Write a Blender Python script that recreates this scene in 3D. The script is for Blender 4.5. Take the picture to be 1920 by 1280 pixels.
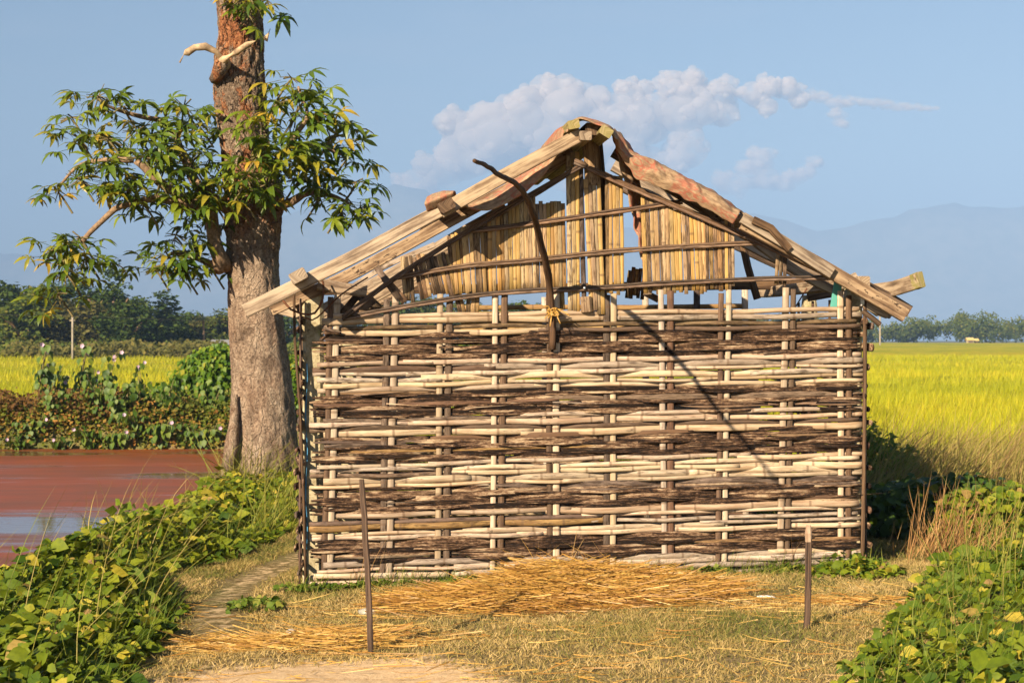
import bpy, math, random
import numpy as np
from mathutils import Vector, Matrix, noise

for _o in list(bpy.data.objects):
    bpy.data.objects.remove(_o)
SC = bpy.context.scene
COL = SC.collection
R = random.Random(7)
NR = np.random.default_rng(11)

# ------------------------------------------------------------------ camera
F, CX, HY, EYE = 3200.0, 960.0, 638.0, 1.6          # focal length in photo pixels, principal column, horizon row, eye height
cam_d = bpy.data.cameras.new('camera')
cam = bpy.data.objects.new('camera', cam_d)
COL.objects.link(cam)
cam.location = (0, 0, EYE)
cam.rotation_euler = (math.radians(90), 0, 0)
cam_d.sensor_width = 36
cam_d.lens = 36 * F / 1920
cam_d.shift_y = -2 / 1920
cam_d.clip_start = 0.1
cam_d.clip_end = 60000
cam_d.dof.use_dof = True
cam_d.dof.focus_distance = 11.0
cam_d.dof.aperture_fstop = 8.0
SC.camera = cam

# ------------------------------------------------------------------ light
TRAVEL = Vector((0.62, 1.0, -0.58)).normalized()    # the way the sunlight travels
SUN_EL = math.asin(-TRAVEL.z)
SUN_ROT = math.atan2(-TRAVEL.x, -TRAVEL.y)
sun_d = bpy.data.lights.new('sun', 'SUN')
sun_d.energy = 5.0
sun_d.angle = math.radians(0.53)
sun_d.color = (1.0, 0.82, 0.58)
sun = bpy.data.objects.new('sun', sun_d)
COL.objects.link(sun)
sun.location = (-20, -30, 25)
sun.rotation_euler = TRAVEL.to_track_quat('-Z', 'Y').to_euler()

vs = SC.view_settings
SC.display_settings.display_device = 'sRGB'
vs.view_transform = 'Standard'
vs.look = 'None'
vs.exposure = 0.98
vs.gamma = 1.0
vs.use_curve_mapping = False
SC.render.engine = 'CYCLES'
cy = SC.cycles
cy.use_denoising = True
cy.max_bounces = 6
cy.diffuse_bounces = 2
cy.glossy_bounces = 2
cy.transmission_bounces = 3
cy.transparent_max_bounces = 28
cy.volume_bounces = 0
cy.use_adaptive_sampling = True
cy.adaptive_threshold = 0.015
cy.caustics_reflective = False
cy.caustics_refractive = False
cy.sample_clamp_indirect = 4


# ------------------------------------------------------------------ node helpers
class NT:
    def __init__(s, tree):
        s.t = tree
        tree.nodes.clear()

    def n(s, typ, **kw):
        nd = s.t.nodes.new(typ)
        for k, v in kw.items():
            setattr(nd, k, v)
        return nd

    def put(s, sock, v):
        if v is None:
            return
        if isinstance(v, bpy.types.NodeSocket):
            s.t.links.new(v, sock)
        elif isinstance(v, (tuple, list)) and sock.type == 'RGBA' and len(v) == 3:
            sock.default_value = (*v, 1)
        else:
            sock.default_value = v

    def math(s, op, a, b=None, c=None, clamp=False):
        nd = s.n('ShaderNodeMath', operation=op, use_clamp=clamp)
        s.put(nd.inputs[0], a); s.put(nd.inputs[1], b)
        if c is not None:
            s.put(nd.inputs[2], c)
        return nd.outputs[0]

    def vmath(s, op, a, b=None):
        nd = s.n('ShaderNodeVectorMath', operation=op)
        s.put(nd.inputs[0], a)
        if b is not None:
            s.put(nd.inputs[3] if op == 'SCALE' else nd.inputs[1], b)
        return nd.outputs['Value'] if op in ('LENGTH', 'DOT_PRODUCT', 'DISTANCE') else nd.outputs[0]

    def noise(s, vec, scale=1.0, detail=4.0, rough=0.55, dist=0.0, col=False):
        nd = s.n('ShaderNodeTexNoise')
        s.put(nd.inputs['Vector'], vec)
        nd.inputs['Scale'].default_value = scale
        nd.inputs['Detail'].default_value = detail
        nd.inputs['Roughness'].default_value = rough
        nd.inputs['Distortion'].default_value = dist
        return nd.outputs['Color' if col else 'Fac']

    def voronoi(s, vec, scale, feature='F1', out='Distance'):
        nd = s.n('ShaderNodeTexVoronoi', feature=feature)
        s.put(nd.inputs['Vector'], vec)
        nd.inputs['Scale'].default_value = scale
        return nd.outputs[out]

    def rng(s, v, a, b, c=0.0, d=1.0, smooth=True):
        nd = s.n('ShaderNodeMapRange', interpolation_type='SMOOTHSTEP' if smooth else 'LINEAR')
        s.put(nd.inputs[0], v)
        nd.inputs[1].default_value = a; nd.inputs[2].default_value = b
        nd.inputs[3].default_value = c; nd.inputs[4].default_value = d
        return nd.outputs[0]

    def ramp(s, fac, stops):
        nd = s.n('ShaderNodeValToRGB')
        s.put(nd.inputs[0], fac)
        el = nd.color_ramp.elements
        while len(el) < len(stops):
            el.new(0.5)
        for e, (p, c) in zip(el, stops):
            e.position = p
            e.color = (*c, 1)
        return nd.outputs[0]

    def mix(s, fac, a, b, mode='MIX'):
        nd = s.n('ShaderNodeMix', data_type='RGBA', blend_type=mode)
        s.put(nd.inputs[0], fac); s.put(nd.inputs[6], a); s.put(nd.inputs[7], b)
        return nd.outputs[2]

    def scale(s, vec, sc):
        nd = s.n('ShaderNodeMapping')
        s.put(nd.inputs[0], vec)
        nd.inputs['Scale'].default_value = sc
        return nd.outputs[0]

    def attr(s, name, out='Fac'):
        nd = s.n('ShaderNodeAttribute', attribute_name=name)
        return nd.outputs[out]

    def bump(s, h, strength=0.5, dist=0.01):
        nd = s.n('ShaderNodeBump')
        s.put(nd.inputs['Height'], h)
        nd.inputs['Strength'].default_value = strength
        nd.inputs['Distance'].default_value = dist
        return nd.outputs[0]

    def out(s, shader, vol=None):
        o = s.n('ShaderNodeOutputMaterial')
        if shader is not None:
            s.t.links.new(shader, o.inputs['Surface'])
        if vol is not None:
            s.t.links.new(vol, o.inputs['Volume'])

    def pbsdf(s, col, rough=0.8, normal=None, spec=0.3, metallic=0.0):
        b = s.n('ShaderNodeBsdfPrincipled')
        s.put(b.inputs['Base Color'], col)
        s.put(b.inputs['Roughness'], rough)
        s.put(b.inputs['Specular IOR Level'], spec)
        s.put(b.inputs['Metallic'], metallic)
        if normal is not None:
            s.put(b.inputs['Normal'], normal)
        return b.outputs[0]


def new_mat(name):
    m = bpy.data.materials.new(name)
    m.use_nodes = True
    return m, NT(m.node_tree)


# ------------------------------------------------------------------ sky
def build_world():
    w = bpy.data.worlds.new('World')
    SC.world = w
    w.use_nodes = True
    t = NT(w.node_tree)
    sky = t.n('ShaderNodeTexSky', sky_type='NISHITA')
    sky.sun_disc = False
    sky.sun_elevation = SUN_EL
    sky.sun_rotation = SUN_ROT
    sky.altitude = 100
    sky.air_density = 1.0
    sky.dust_density = 0.25
    sky.ozone_density = 2.0
    D = t.n('ShaderNodeTexCoord').outputs['Generated']

    # thin veils everywhere in the sky
    veil = t.noise(t.scale(D, (3.0, 3.0, 16.0)), 1.6, 5, 0.6)
    veil = t.math('MULTIPLY', t.rng(veil, 0.50, 0.80), 0.22)
    nish = sky.outputs[0]
    colr = t.mix(veil, nish, (6.6, 6.7, 7.4))
    bg = t.n('ShaderNodeBackground')
    t.put(bg.inputs[0], colr)
    bg.inputs[1].default_value = 0.05
    o = t.n('ShaderNodeOutputWorld')
    t.t.links.new(bg.outputs[0], o.inputs[0])


build_world()


# ------------------------------------------------------------------ scene helpers
def at(px, py, Y):
    """photo pixel + distance in metres -> point in the place"""
    return Vector(((px - CX) / F * Y, Y, EYE - (py - HY) / F * Y))


def tag(o, label=None, cat=None, group=None, kind=None):
    if label: o['label'] = label
    if cat: o['category'] = cat
    if group: o['group'] = group
    if kind: o['kind'] = kind
    return o


def empty(name, loc, label, cat, group=None, rz=0.0):
    o = bpy.data.objects.new(name, None)
    COL.objects.link(o)
    o.location = loc
    o.rotation_euler = (0, 0, rz)
    o.empty_display_size = 0.2
    return tag(o, label, cat, group)


def link(name, me, parent=None, loc=None):
    o = bpy.data.objects.new(name, me)
    COL.objects.link(o)
    if parent is not None:
        o.parent = parent
    if loc is not None:
        o.location = loc
    return o


def make_mesh(name, V, Fc, mat, uv=None, attrs=None, smooth=True):
    me = bpy.data.meshes.new(name)
    V = np.asarray(V, dtype=np.float64)
    if isinstance(Fc, np.ndarray):
        nv = Fc.shape[1]
        me.vertices.add(len(V)); me.vertices.foreach_set('co', V.ravel())
        me.loops.add(Fc.size); me.loops.foreach_set('vertex_index', Fc.ravel().astype(np.int32))
        me.polygons.add(len(Fc))
        me.polygons.foreach_set('loop_start', np.arange(0, Fc.size, nv, dtype=np.int32))
        me.polygons.foreach_set('loop_total', np.full(len(Fc), nv, dtype=np.int32))
    else:
        me.from_pydata(V.tolist(), [], Fc)
    if uv is not None:
        lay = me.uv_layers.new(name='UVMap')
        li = np.empty(len(me.loops), dtype=np.int32)
        me.loops.foreach_get('vertex_index', li)
        lay.data.foreach_set('uv', np.asarray(uv, dtype=np.float32)[li].ravel())
    for k, a in (attrs or {}).items():
        at_ = me.attributes.new(k, 'FLOAT', 'POINT')
        at_.data.foreach_set('value', np.asarray(a, dtype=np.float32))
    me.update(calc_edges=True)
    me.validate()
    if smooth:
        me.polygons.foreach_set('use_smooth', np.ones(len(me.polygons), dtype=bool))
    for m in (mat if isinstance(mat, (list, tuple)) else [mat]):
        me.materials.append(m)
    return me


def sweep(path, section, front=(0, -1, 0), scales=None, caps=True, closed=True):
    """sweep a closed section [(side, front)] along path; returns V, F, UV (u metres along, v around)"""
    path = [Vector(p) for p in path]
    n, m = len(path), len(section)
    fr = Vector(front)
    V, UV, Fc = [], [], []
    acc = 0.0
    for i, p in enumerate(path):
        a = path[max(i - 1, 0)]; b = path[min(i + 1, n - 1)]
        t = (b - a).normalized()
        f = (fr - t * fr.dot(t))
        if f.length < 1e-4:
            f = Vector((1, 0, 0)) - t * t.x
        f.normalize()
        s = t.cross(f)
        if i:
            acc += (p - path[i - 1]).length
        sc = scales[i] if scales is not None else (1, 1)
        for j, (x, y) in enumerate(section):
            V.append(p + s * (x * sc[0]) + f * (y * sc[1]))
            UV.append((acc, j / m))
    for i in range(n - 1):
        for j in range(m):
            k = (j + 1) % m
            Fc.append((i * m + j, i * m + k, (i + 1) * m + k, (i + 1) * m + j))
    if caps:
        Fc.append(tuple(range(m - 1, -1, -1)))
        Fc.append(tuple((n - 1) * m + j for j in range(m)))
    return V, Fc, UV


def join(parts):
    V, Fc, UV = [], [], []
    for v, f, u in parts:
        o = len(V)
        V += v; UV += u
        Fc += [tuple(i + o for i in q) for q in f]
    return V, Fc, UV


def ring(r, k=8, sq=1.0):
    return [(r * math.cos(2 * math.pi * i / k), r * sq * math.sin(2 * math.pi * i / k)) for i in range(k)]


def rect(w, t, bev=0.12):
    b = min(w, t) * bev
    w, t = w / 2, t / 2
    return [(w - b, -t), (w, -t + b), (w, t - b), (w - b, t), (-w + b, t), (-w, t - b), (-w, -t + b), (-w + b, -t)]


def curve_pts(pts, step):
    """smooth (Catmull-Rom) resampling of a 3-D polyline"""
    P = [Vector(p) for p in pts]
    if len(P) == 2:
        n = max(2, int((P[1] - P[0]).length / step) + 1)
        return [P[0].lerp(P[1], i / (n - 1)) for i in range(n)]
    P = [P[0] * 2 - P[1]] + P + [P[-1] * 2 - P[-2]]
    out = []
    for i in range(1, len(P) - 2):
        n = max(1, int((P[i + 1] - P[i]).length / step))
        for k in range(n):
            t = k / n
            a, b, c, d = P[i - 1], P[i], P[i + 1], P[i + 2]
            out.append(0.5 * ((2 * b) + (c - a) * t + (2 * a - 5 * b + 4 * c - d) * t * t + (3 * b - a - 3 * c + d) * t ** 3))
    out.append(P[-2])
    return out


def nz(*a):
    return noise.noise(Vector(a))


def unit(A):
    return A / np.maximum(np.linalg.norm(A, axis=1, keepdims=True), 1e-9)


def scatter(tv, tf, pos, axis, nrm, size, tint):
    """many copies of a small leaf template as one vertex soup: returns V, F, tint"""
    tv = np.asarray(tv, float); tf = np.asarray(tf, int)
    Y = unit(axis)
    Z = unit(nrm - (nrm * Y).sum(1, keepdims=True) * Y)
    X = np.cross(Y, Z)
    size = np.asarray(size).reshape(-1, 1, 1)
    V = pos[:, None, :] + size * (tv[None, :, 0:1] * X[:, None] + tv[None, :, 1:2] * Y[:, None] + tv[None, :, 2:3] * Z[:, None])
    n, m = len(pos), len(tv)
    Fc = (np.arange(n) * m)[:, None, None] + tf[None]
    return V.reshape(-1, 3), Fc.reshape(-1, 3), np.repeat(tint, m)


def blades(pos, up, lean, height, bend, width, tint, seg=3, flat=False):
    """grass blades / straws: tapered ribbons bent along lean; returns V, F, tint"""
    n = len(pos)
    side = unit(np.cross(up, lean) + NR.normal(0, 0.45 if not flat else 0.2, (n, 3)) * np.array([1, 1, 0.2]))
    h = np.asarray(height).reshape(-1, 1); bd = np.asarray(bend).reshape(-1, 1); w = np.asarray(width).reshape(-1, 1)
    rows = []
    for i in range(seg):
        s = i / seg
        c = pos + h * (s * up + bd * s * s * lean)
        ww = w * (1 - 0.75 * s ** 1.5) * 0.5
        rows += [c - side * ww, c + side * ww]
    rows.append(pos + h * (up + bd * lean))
    V = np.stack(rows, 1)
    m = 2 * seg + 1
    f = []
    for i in range(seg - 1):
        a = 2 * i
        f += [(a, a + 1, a + 3), (a, a + 3, a + 2)]
    f.append((2 * seg - 2, 2 * seg - 1, 2 * seg))
    Fc = (np.arange(n) * m)[:, None, None] + np.array(f)[None]
    return V.reshape(-1, 3), Fc.reshape(-1, 3), np.repeat(tint, m)


def merge(lst):
    V, Fc, T, o = [], [], [], 0
    for v, f, t in lst:
        V.append(v); Fc.append(f + o); T.append(t)
        o += len(v)
    return np.concatenate(V), np.concatenate(Fc), np.concatenate(T)


LEAF8 = ([(0, 0, 0), (-.36, .28, .07), (0, .35, 0), (.36, .28, .07), (-.32, .62, .04), (0, .70, -.03), (.32, .62, .04), (0, 1, -.14)],
         [(0, 2, 1), (0, 3, 2), (1, 2, 5), (1, 5, 4), (2, 3, 6), (2, 6, 5), (4, 5, 7), (5, 6, 7)])
LEAF4 = ([(0, 0, 0), (-.36, .42, .09), (.36, .42, .09), (0, 1, -.06), (0, .45, -.01)],
         [(0, 4, 1), (0, 2, 4), (1, 4, 3), (4, 2, 3)])
LEAF2 = ([(0, 0, 0), (-.40, .45, .08), (.40, .45, .08), (0, 1, -.05)], [(0, 3, 1), (0, 2, 3)])
# ------------------------------------------------------------------ materials
def uvr(t, sx, sy, seed=0.0):
    """piece coordinates: metres along, fraction around, a random slice per object"""
    uv = t.n('ShaderNodeUVMap', uv_map='UVMap').outputs[0]
    rnd = t.n('ShaderNodeObjectInfo').outputs['Random']
    c = t.n('ShaderNodeCombineXYZ')
    t.put(c.inputs[2], t.math('MULTIPLY_ADD', rnd, 61.0, seed))
    v = t.vmath('ADD', uv, c.outputs[0])
    return t.scale(v, (sx, sy, 1.0)), rnd


def shift_rand(t, rnd, k):
    return t.math('FRACT', t.math('MULTIPLY', rnd, k))


def bamboo_mat(name, pale, mid, stain, stain_amt, gloss=0.45):
    m, t = new_mat(name)
    v, rnd = uvr(t, 5.0, 6.5)
    v2, _ = uvr(t, 11.0, 4.5, 9.0)
    v3, _ = uvr(t, 1.6, 1.2, 3.0)
    streak = t.noise(v, 1.0, 5, 0.65)
    spot = t.noise(v2, 1.0, 7, 0.7)
    big = t.noise(v3, 1.0, 2, 0.5)
    c = t.mix(t.rng(streak, 0.36, 0.60), mid, pale)
    c = t.mix(t.rng(big, 0.42, 0.70), c, t.mix(0.25, c, mid))
    r2 = shift_rand(t, rnd, 17.3)
    hsv = t.n('ShaderNodeHueSaturation')
    t.put(hsv.inputs['Hue'], t.rng(shift_rand(t, rnd, 7.7), 0, 1, 0.488, 0.508, False))
    t.put(hsv.inputs['Saturation'], t.rng(r2, 0, 1, 0.75, 1.15, False))
    t.put(hsv.inputs['Value'], t.rng(shift_rand(t, rnd, 29.1), 0, 1, 0.66, 1.12, False))
    t.put(hsv.inputs['Color'], c)
    thr = t.math('MULTIPLY_ADD', r2, 0.10, 0.60 - stain_amt)
    sm = t.math('MULTIPLY', t.math('SUBTRACT', t.math('MULTIPLY_ADD', streak, 0.45, t.math('MULTIPLY', spot, 0.55)), thr), 11.0, clamp=True)
    c = t.mix(t.math('MULTIPLY', sm, 0.85), hsv.outputs[0], stain)
    node = t.attr('node')
    c = t.mix(t.math('MULTIPLY', node, 0.62), c, (0.12, 0.07, 0.04))
    h = t.math('SUBTRACT', streak, t.math('MULTIPLY', sm, 0.6))
    t.out(t.pbsdf(c, t.math('MULTIPLY_ADD', sm, 0.35, gloss), t.bump(h, 0.55, 0.006), 0.35))
    return m


M = {}
M['bamboo'] = bamboo_mat('pale_bamboo', (0.58, 0.455, 0.32), (0.36, 0.25, 0.16), (0.065, 0.038, 0.024), 0.12)
M['upright_pale'] = bamboo_mat('pale_upright_bamboo', (0.58, 0.46, 0.33), (0.42, 0.31, 0.205), (0.11, 0.07, 0.043), 0.07)
M['upright_dark'] = bamboo_mat('brown_upright_bamboo', (0.18, 0.11, 0.07), (0.085, 0.05, 0.032), (0.025, 0.015, 0.010), 0.12, 0.7)
M['slat'] = bamboo_mat('yellow_slat_bamboo', (0.52, 0.355, 0.15), (0.36, 0.22, 0.085), (0.08, 0.042, 0.02), 0.125, 0.6)
M['slat_worn'] = bamboo_mat('worn_slat_bamboo', (0.37, 0.24, 0.115), (0.19, 0.11, 0.052), (0.035, 0.02, 0.012), 0.19, 0.7)
M['bar'] = bamboo_mat('brown_bar_bamboo', (0.33, 0.22, 0.14), (0.13, 0.078, 0.047), (0.03, 0.018, 0.012), 0.16, 0.7)


def dark_strip_mat():
    m, t = new_mat('weathered_split_bamboo')
    v, rnd = uvr(t, 7.0, 5.0)
    v2, _ = uvr(t, 34.0, 6.0, 5.0)
    v3, _ = uvr(t, 2.2, 1.0, 8.0)
    st = t.noise(v, 1.0, 8, 0.75)
    sp = t.noise(v2, 1.0, 6, 0.75)
    bg = t.noise(v3, 1.0, 3, 0.5)
    k = t.math('ADD', t.math('MULTIPLY', st, 0.5), t.math('ADD', t.math('MULTIPLY', sp, 0.28), t.math('MULTIPLY', bg, 0.30)))
    k = t.math('MULTIPLY_ADD', t.math('SUBTRACT', k, 0.54), 2.5, 0.495)
    k = t.math('ADD', k, t.math('MULTIPLY', t.math('SUBTRACT', rnd, 0.5), 0.16))
    c = t.ramp(k, [(0.36, (0.014, 0.009, 0.007)), (0.48, (0.06, 0.033, 0.02)), (0.57, (0.165, 0.095, 0.057)),
                   (0.65, (0.32, 0.21, 0.13)), (0.76, (0.50, 0.38, 0.25))])
    t.out(t.pbsdf(c, 0.85, t.bump(t.math('MULTIPLY_ADD', sp, 0.5, st), 0.9, 0.012), 0.15))
    return m


M['strip_dark'] = dark_strip_mat()


def wood_mat(name, pale, dark, hole=0.0, green=0.0):
    m, t = new_mat(name)
    v, rnd = uvr(t, 2.2, 26.0)
    v2, _ = uvr(t, 4.5, 9.0, 4.0)
    v3, _ = uvr(t, 22.0, 30.0, 7.0)
    g = t.noise(v, 1.0, 6, 0.65, 0.4)
    b = t.noise(v2, 1.0, 5, 0.6)
    f = t.noise(v3, 1.0, 4, 0.6)
    k = t.math('ADD', t.math('MULTIPLY', g, 0.55), t.math('MULTIPLY', b, 0.45))
    c = t.ramp(k, [(0.36, tuple(x * 0.45 for x in dark)), (0.455, dark), (0.54, pale), (0.66, tuple(min(1, x * 1.2) for x in pale))])
    hsv = t.n('ShaderNodeHueSaturation')
    t.put(hsv.inputs['Value'], t.rng(rnd, 0, 1, 0.78, 1.12, False))
    t.put(hsv.inputs['Saturation'], t.rng(shift_rand(t, rnd, 13.7), 0, 1, 0.8, 1.1, False))
    t.put(hsv.inputs['Color'], c)
    c = hsv.outputs[0]
    if hole:
        hm = t.rng(t.math('MULTIPLY_ADD', f, 0.6, t.math('MULTIPLY', b, 0.4)), 0.60 - hole, 0.66 - hole)
        c = t.mix(hm, c, (0.05, 0.03, 0.02))
    if green:
        c = t.mix(t.math('MULTIPLY', t.rng(f, 0.35, 0.6), green), c, (0.22, 0.20, 0.05))
    t.out(t.pbsdf(c, 0.8, t.bump(t.math('MULTIPLY_ADD', f, 0.3, g), 0.5, 0.006), 0.2))
    return m


M['wood'] = wood_mat('grey_timber', (0.41, 0.315, 0.22), (0.22, 0.155, 0.105))
M['wood_old'] = wood_mat('pitted_timber', (0.33, 0.23, 0.14), (0.17, 0.105, 0.062), hole=0.05)
M['wood_dark'] = wood_mat('dark_timber', (0.16, 0.10, 0.06), (0.07, 0.042, 0.026))
M['wood_moss'] = wood_mat('mossy_timber', (0.44, 0.33, 0.18), (0.26, 0.19, 0.09), green=0.8)
M['stake'] = wood_mat('brown_stake', (0.13, 0.075, 0.045), (0.06, 0.034, 0.022))
M['pole'] = wood_mat('dark_pole', (0.10, 0.058, 0.035), (0.04, 0.024, 0.016))
M['post_grey'] = wood_mat('pole_concrete', (0.38, 0.33, 0.26), (0.28, 0.23, 0.18))


def teal_mat():
    m, t = new_mat('teal_paint')
    v, _ = uvr(t, 5.0, 8.0)
    k = t.noise(v, 1.0, 5, 0.6)
    t.out(t.pbsdf(t.mix(t.rng(k, 0.60, 0.66), (0.10, 0.36, 0.31), (0.32, 0.24, 0.16)), 0.55, t.bump(k, 0.3, 0.004)))
    return m


M['teal'] = teal_mat()


def concrete_mat():
    m, t = new_mat('rough_concrete')
    co = t.n('ShaderNodeTexCoord').outputs['Object']
    a = t.noise(co, 16, 6, 0.65)
    b = t.noise(co, 70, 4, 0.7)
    c = t.ramp(t.math('MULTIPLY_ADD', b, 0.35, t.math('MULTIPLY', a, 0.65)),
               [(0.34, (0.16, 0.12, 0.07)), (0.47, (0.37, 0.31, 0.19)), (0.58, (0.52, 0.45, 0.30)), (0.70, (0.62, 0.55, 0.40))])
    lich = t.rng(t.noise(co, 9, 3, 0.5), 0.60, 0.70)
    c = t.mix(t.math('MULTIPLY', lich, 0.6), c, (0.30, 0.29, 0.10))
    t.out(t.pbsdf(c, 0.92, t.bump(t.math('MULTIPLY_ADD', b, 0.6, a), 0.8, 0.01), 0.15))
    return m


M['concrete'] = concrete_mat()


def cloth_mat():
    m, t = new_mat('faded_patterned_cloth')
    uv = t.n('ShaderNodeUVMap', uv_map='UVMap').outputs[0]
    wob = t.vmath('SCALE', t.vmath('SUBTRACT', t.noise(uv, 9, 3, 0.5, col=True), (.5, .5, .5)), 0.06)
    p = t.vmath('ADD', uv, wob)
    # panels of red motifs divided by plain bands
    sx = t.n('ShaderNodeSeparateXYZ'); t.put(sx.inputs[0], p)
    band = t.math('SINE', t.math('MULTIPLY', sx.outputs[0], 15.0))
    vor = t.voronoi(p, 26, 'DISTANCE_TO_EDGE')
    vor2 = t.voronoi(p, 11, 'DISTANCE_TO_EDGE')
    motif = t.math('MAXIMUM', t.rng(vor, 0.05, 0.02), t.math('MULTIPLY', t.rng(vor2, 0.08, 0.04), 1.0))
    motif = t.math('MULTIPLY', motif, t.rng(t.noise(p, 6, 3, 0.5), 0.42, 0.58))
    fill = t.math('MULTIPLY', t.rng(band, 0.55, 0.75), t.rng(t.noise(p, 14, 4, 0.6), 0.40, 0.6))
    red = t.math('MAXIMUM', t.math('MULTIPLY', motif, 0.75), t.math('MULTIPLY', fill, 0.6))
    tan = t.mix(t.rng(t.noise(uv, 22, 6, 0.7), 0.35, 0.65), (0.24, 0.155, 0.095), (0.42, 0.295, 0.185))
    c = t.mix(red, tan, (0.40, 0.11, 0.075))
    dirt = t.rng(t.noise(uv, 5, 6, 0.7), 0.52, 0.75)
    c = t.mix(t.math('MULTIPLY', dirt, 0.55), c, (0.13, 0.085, 0.055))
    t.out(t.pbsdf(c, 0.95, t.bump(t.noise(uv, 60, 4, 0.7), 0.4, 0.006), 0.1))
    return m


M['cloth'] = cloth_mat()


def plain(name, col, rough=0.7, spec=0.3, var=0.15, sc=20.0, metallic=0.0):
    m, t = new_mat(name)
    co = t.n('ShaderNodeTexCoord').outputs['Object']
    k = t.noise(co, sc, 5, 0.6)
    c = t.mix(t.rng(k, 0.3, 0.7), tuple(x * (1 - var) for x in col), tuple(min(1, x * (1 + var)) for x in col))
    t.out(t.pbsdf(c, rough, t.bump(k, 0.2, 0.004), spec, metallic))
    return m


M['rust'] = plain('rusty_rod', (0.13, 0.055, 0.03), 0.85, 0.2, 0.4)
M['blue'] = plain('blue_plastic_sheet', (0.10, 0.34, 0.62), 0.45)
M['white'] = plain('white_plastic', (0.8, 0.8, 0.78), 0.4)
M['house_wall'] = plain('cream_plaster', (0.52, 0.42, 0.25), 0.9, 0.1)
M['house_yellow'] = plain('yellow_thatch', (0.62, 0.48, 0.18), 0.9, 0.1)
M['house_roof'] = plain('grey_tin', (0.24, 0.24, 0.25), 0.5, 0.3)
M['wire'] = plain('dark_wire', (0.05, 0.05, 0.05), 0.6)
M['steel'] = plain('galvanised_bolt', (0.55, 0.55, 0.55), 0.35, 0.5, 0.1, 30.0, 0.8)


def film_mat():
    m, t = new_mat('clear_plastic_film')
    co = t.n('ShaderNodeTexCoord').outputs['Object']
    b = t.bump(t.noise(co, 30, 4, 0.6), 0.6, 0.01)
    d = t.pbsdf((0.75, 0.75, 0.72), 0.25, b, 0.6)
    tr = t.n('ShaderNodeBsdfTransparent').outputs[0]
    mx = t.n('ShaderNodeMixShader')
    mx.inputs[0].default_value = 0.28
    t.put(mx.inputs[1], tr); t.put(mx.inputs[2], d)
    t.out(mx.outputs[0])
    return m


M['film'] = film_mat()


def leaf_mat(name, stops, transl=0.30, rough=0.5, spec=0.3):
    """stops: colour ramp over the leaf's own random number"""
    m, t = new_mat(name)
    rnd = t.n('ShaderNodeObjectInfo').outputs['Random']
    tint = t.attr('tint')
    own = t.math('LESS_THAN', tint, -0.5)                    # single leaf objects carry -1 and take the object's random number
    k = t.math('ADD', t.math('MULTIPLY', own, t.math('ADD', rnd, 1.0)), tint)
    c = t.ramp(k, stops)
    co = t.n('ShaderNodeTexCoord').outputs['Object']
    c = t.mix(t.rng(t.noise(co, 40, 3, 0.6), 0.35, 0.7, 0.0, 0.35), c, tuple(0.6 * x for x in stops[0][1]))
    b = t.pbsdf(c, rough, None, spec)
    tl = t.n('ShaderNodeBsdfTranslucent')
    t.put(tl.inputs[0], t.mix(0.35, c, (0.35, 0.40, 0.03), 'MIX'))
    mx = t.n('ShaderNodeMixShader')
    mx.inputs[0].default_value = transl
    t.put(mx.inputs[1], b); t.put(mx.inputs[2], tl.outputs[0])
    t.out(mx.outputs[0])
    return m


M['tree_leaf'] = leaf_mat('tree_leaf', [(0.0, (0.05, 0.10, 0.010)), (0.45, (0.115, 0.175, 0.014)), (0.80, (0.21, 0.255, 0.018)), (0.93, (0.32, 0.27, 0.025)), (1.0, (0.56, 0.35, 0.04))], 0.28, 0.42, 0.4)
M['cover_leaf'] = leaf_mat('ground_cover_leaf', [(0.0, (0.040, 0.085, 0.008)), (0.35, (0.10, 0.155, 0.010)), (0.72, (0.20, 0.235, 0.014)), (0.90, (0.31, 0.30, 0.022)), (0.955, (0.50, 0.38, 0.05)), (1.0, (0.34, 0.21, 0.09))], 0.25, 0.6, 0.18)
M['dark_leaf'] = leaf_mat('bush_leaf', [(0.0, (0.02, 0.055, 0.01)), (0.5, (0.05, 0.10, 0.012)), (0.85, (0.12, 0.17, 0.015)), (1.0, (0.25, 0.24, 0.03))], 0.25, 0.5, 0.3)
M['vine_leaf'] = leaf_mat('vine_leaf', [(0.0, (0.04, 0.10, 0.008)), (0.5, (0.10, 0.19, 0.012)), (0.85, (0.20, 0.27, 0.018)), (1.0, (0.34, 0.32, 0.03))], 0.28)
M['shrub_leaf'] = leaf_mat('shrub_leaf', [(0.0, (0.035, 0.08, 0.012)), (0.6, (0.09, 0.16, 0.02)), (1.0, (0.20, 0.24, 0.03))], 0.25)
M['flower'] = leaf_mat('pink_petal', [(0.0, (0.62, 0.42, 0.60)), (1.0, (0.80, 0.62, 0.74))], 0.3, 0.6)
M['brown_scrub'] = leaf_mat('dry_scrub', [(0.0, (0.07, 0.035, 0.012)), (0.5, (0.16, 0.085, 0.03)), (0.82, (0.27, 0.17, 0.05)), (1.0, (0.20, 0.21, 0.035))], 0.2, 0.8, 0.1)
M['orange_scrub'] = leaf_mat('rusty_undergrowth', [(0.0, (0.06, 0.09, 0.012)), (0.35, (0.15, 0.17, 0.02)), (0.6, (0.28, 0.17, 0.04)), (1.0, (0.42, 0.19, 0.05))], 0.2, 0.8, 0.1)
M['far_leaf'] = leaf_mat('far_tree_leaf', [(0.0, (0.030, 0.055, 0.008)), (0.45, (0.075, 0.105, 0.014)), (0.8, (0.13, 0.145, 0.020)), (1.0, (0.19, 0.165, 0.03))], 0.15, 0.7, 0.15)
M['far_leaf_dark'] = leaf_mat('far_evergreen_leaf', [(0.0, (0.022, 0.048, 0.008)), (0.6, (0.055, 0.088, 0.013)), (1.0, (0.10, 0.125, 0.02))], 0.12, 0.7, 0.15)
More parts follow.
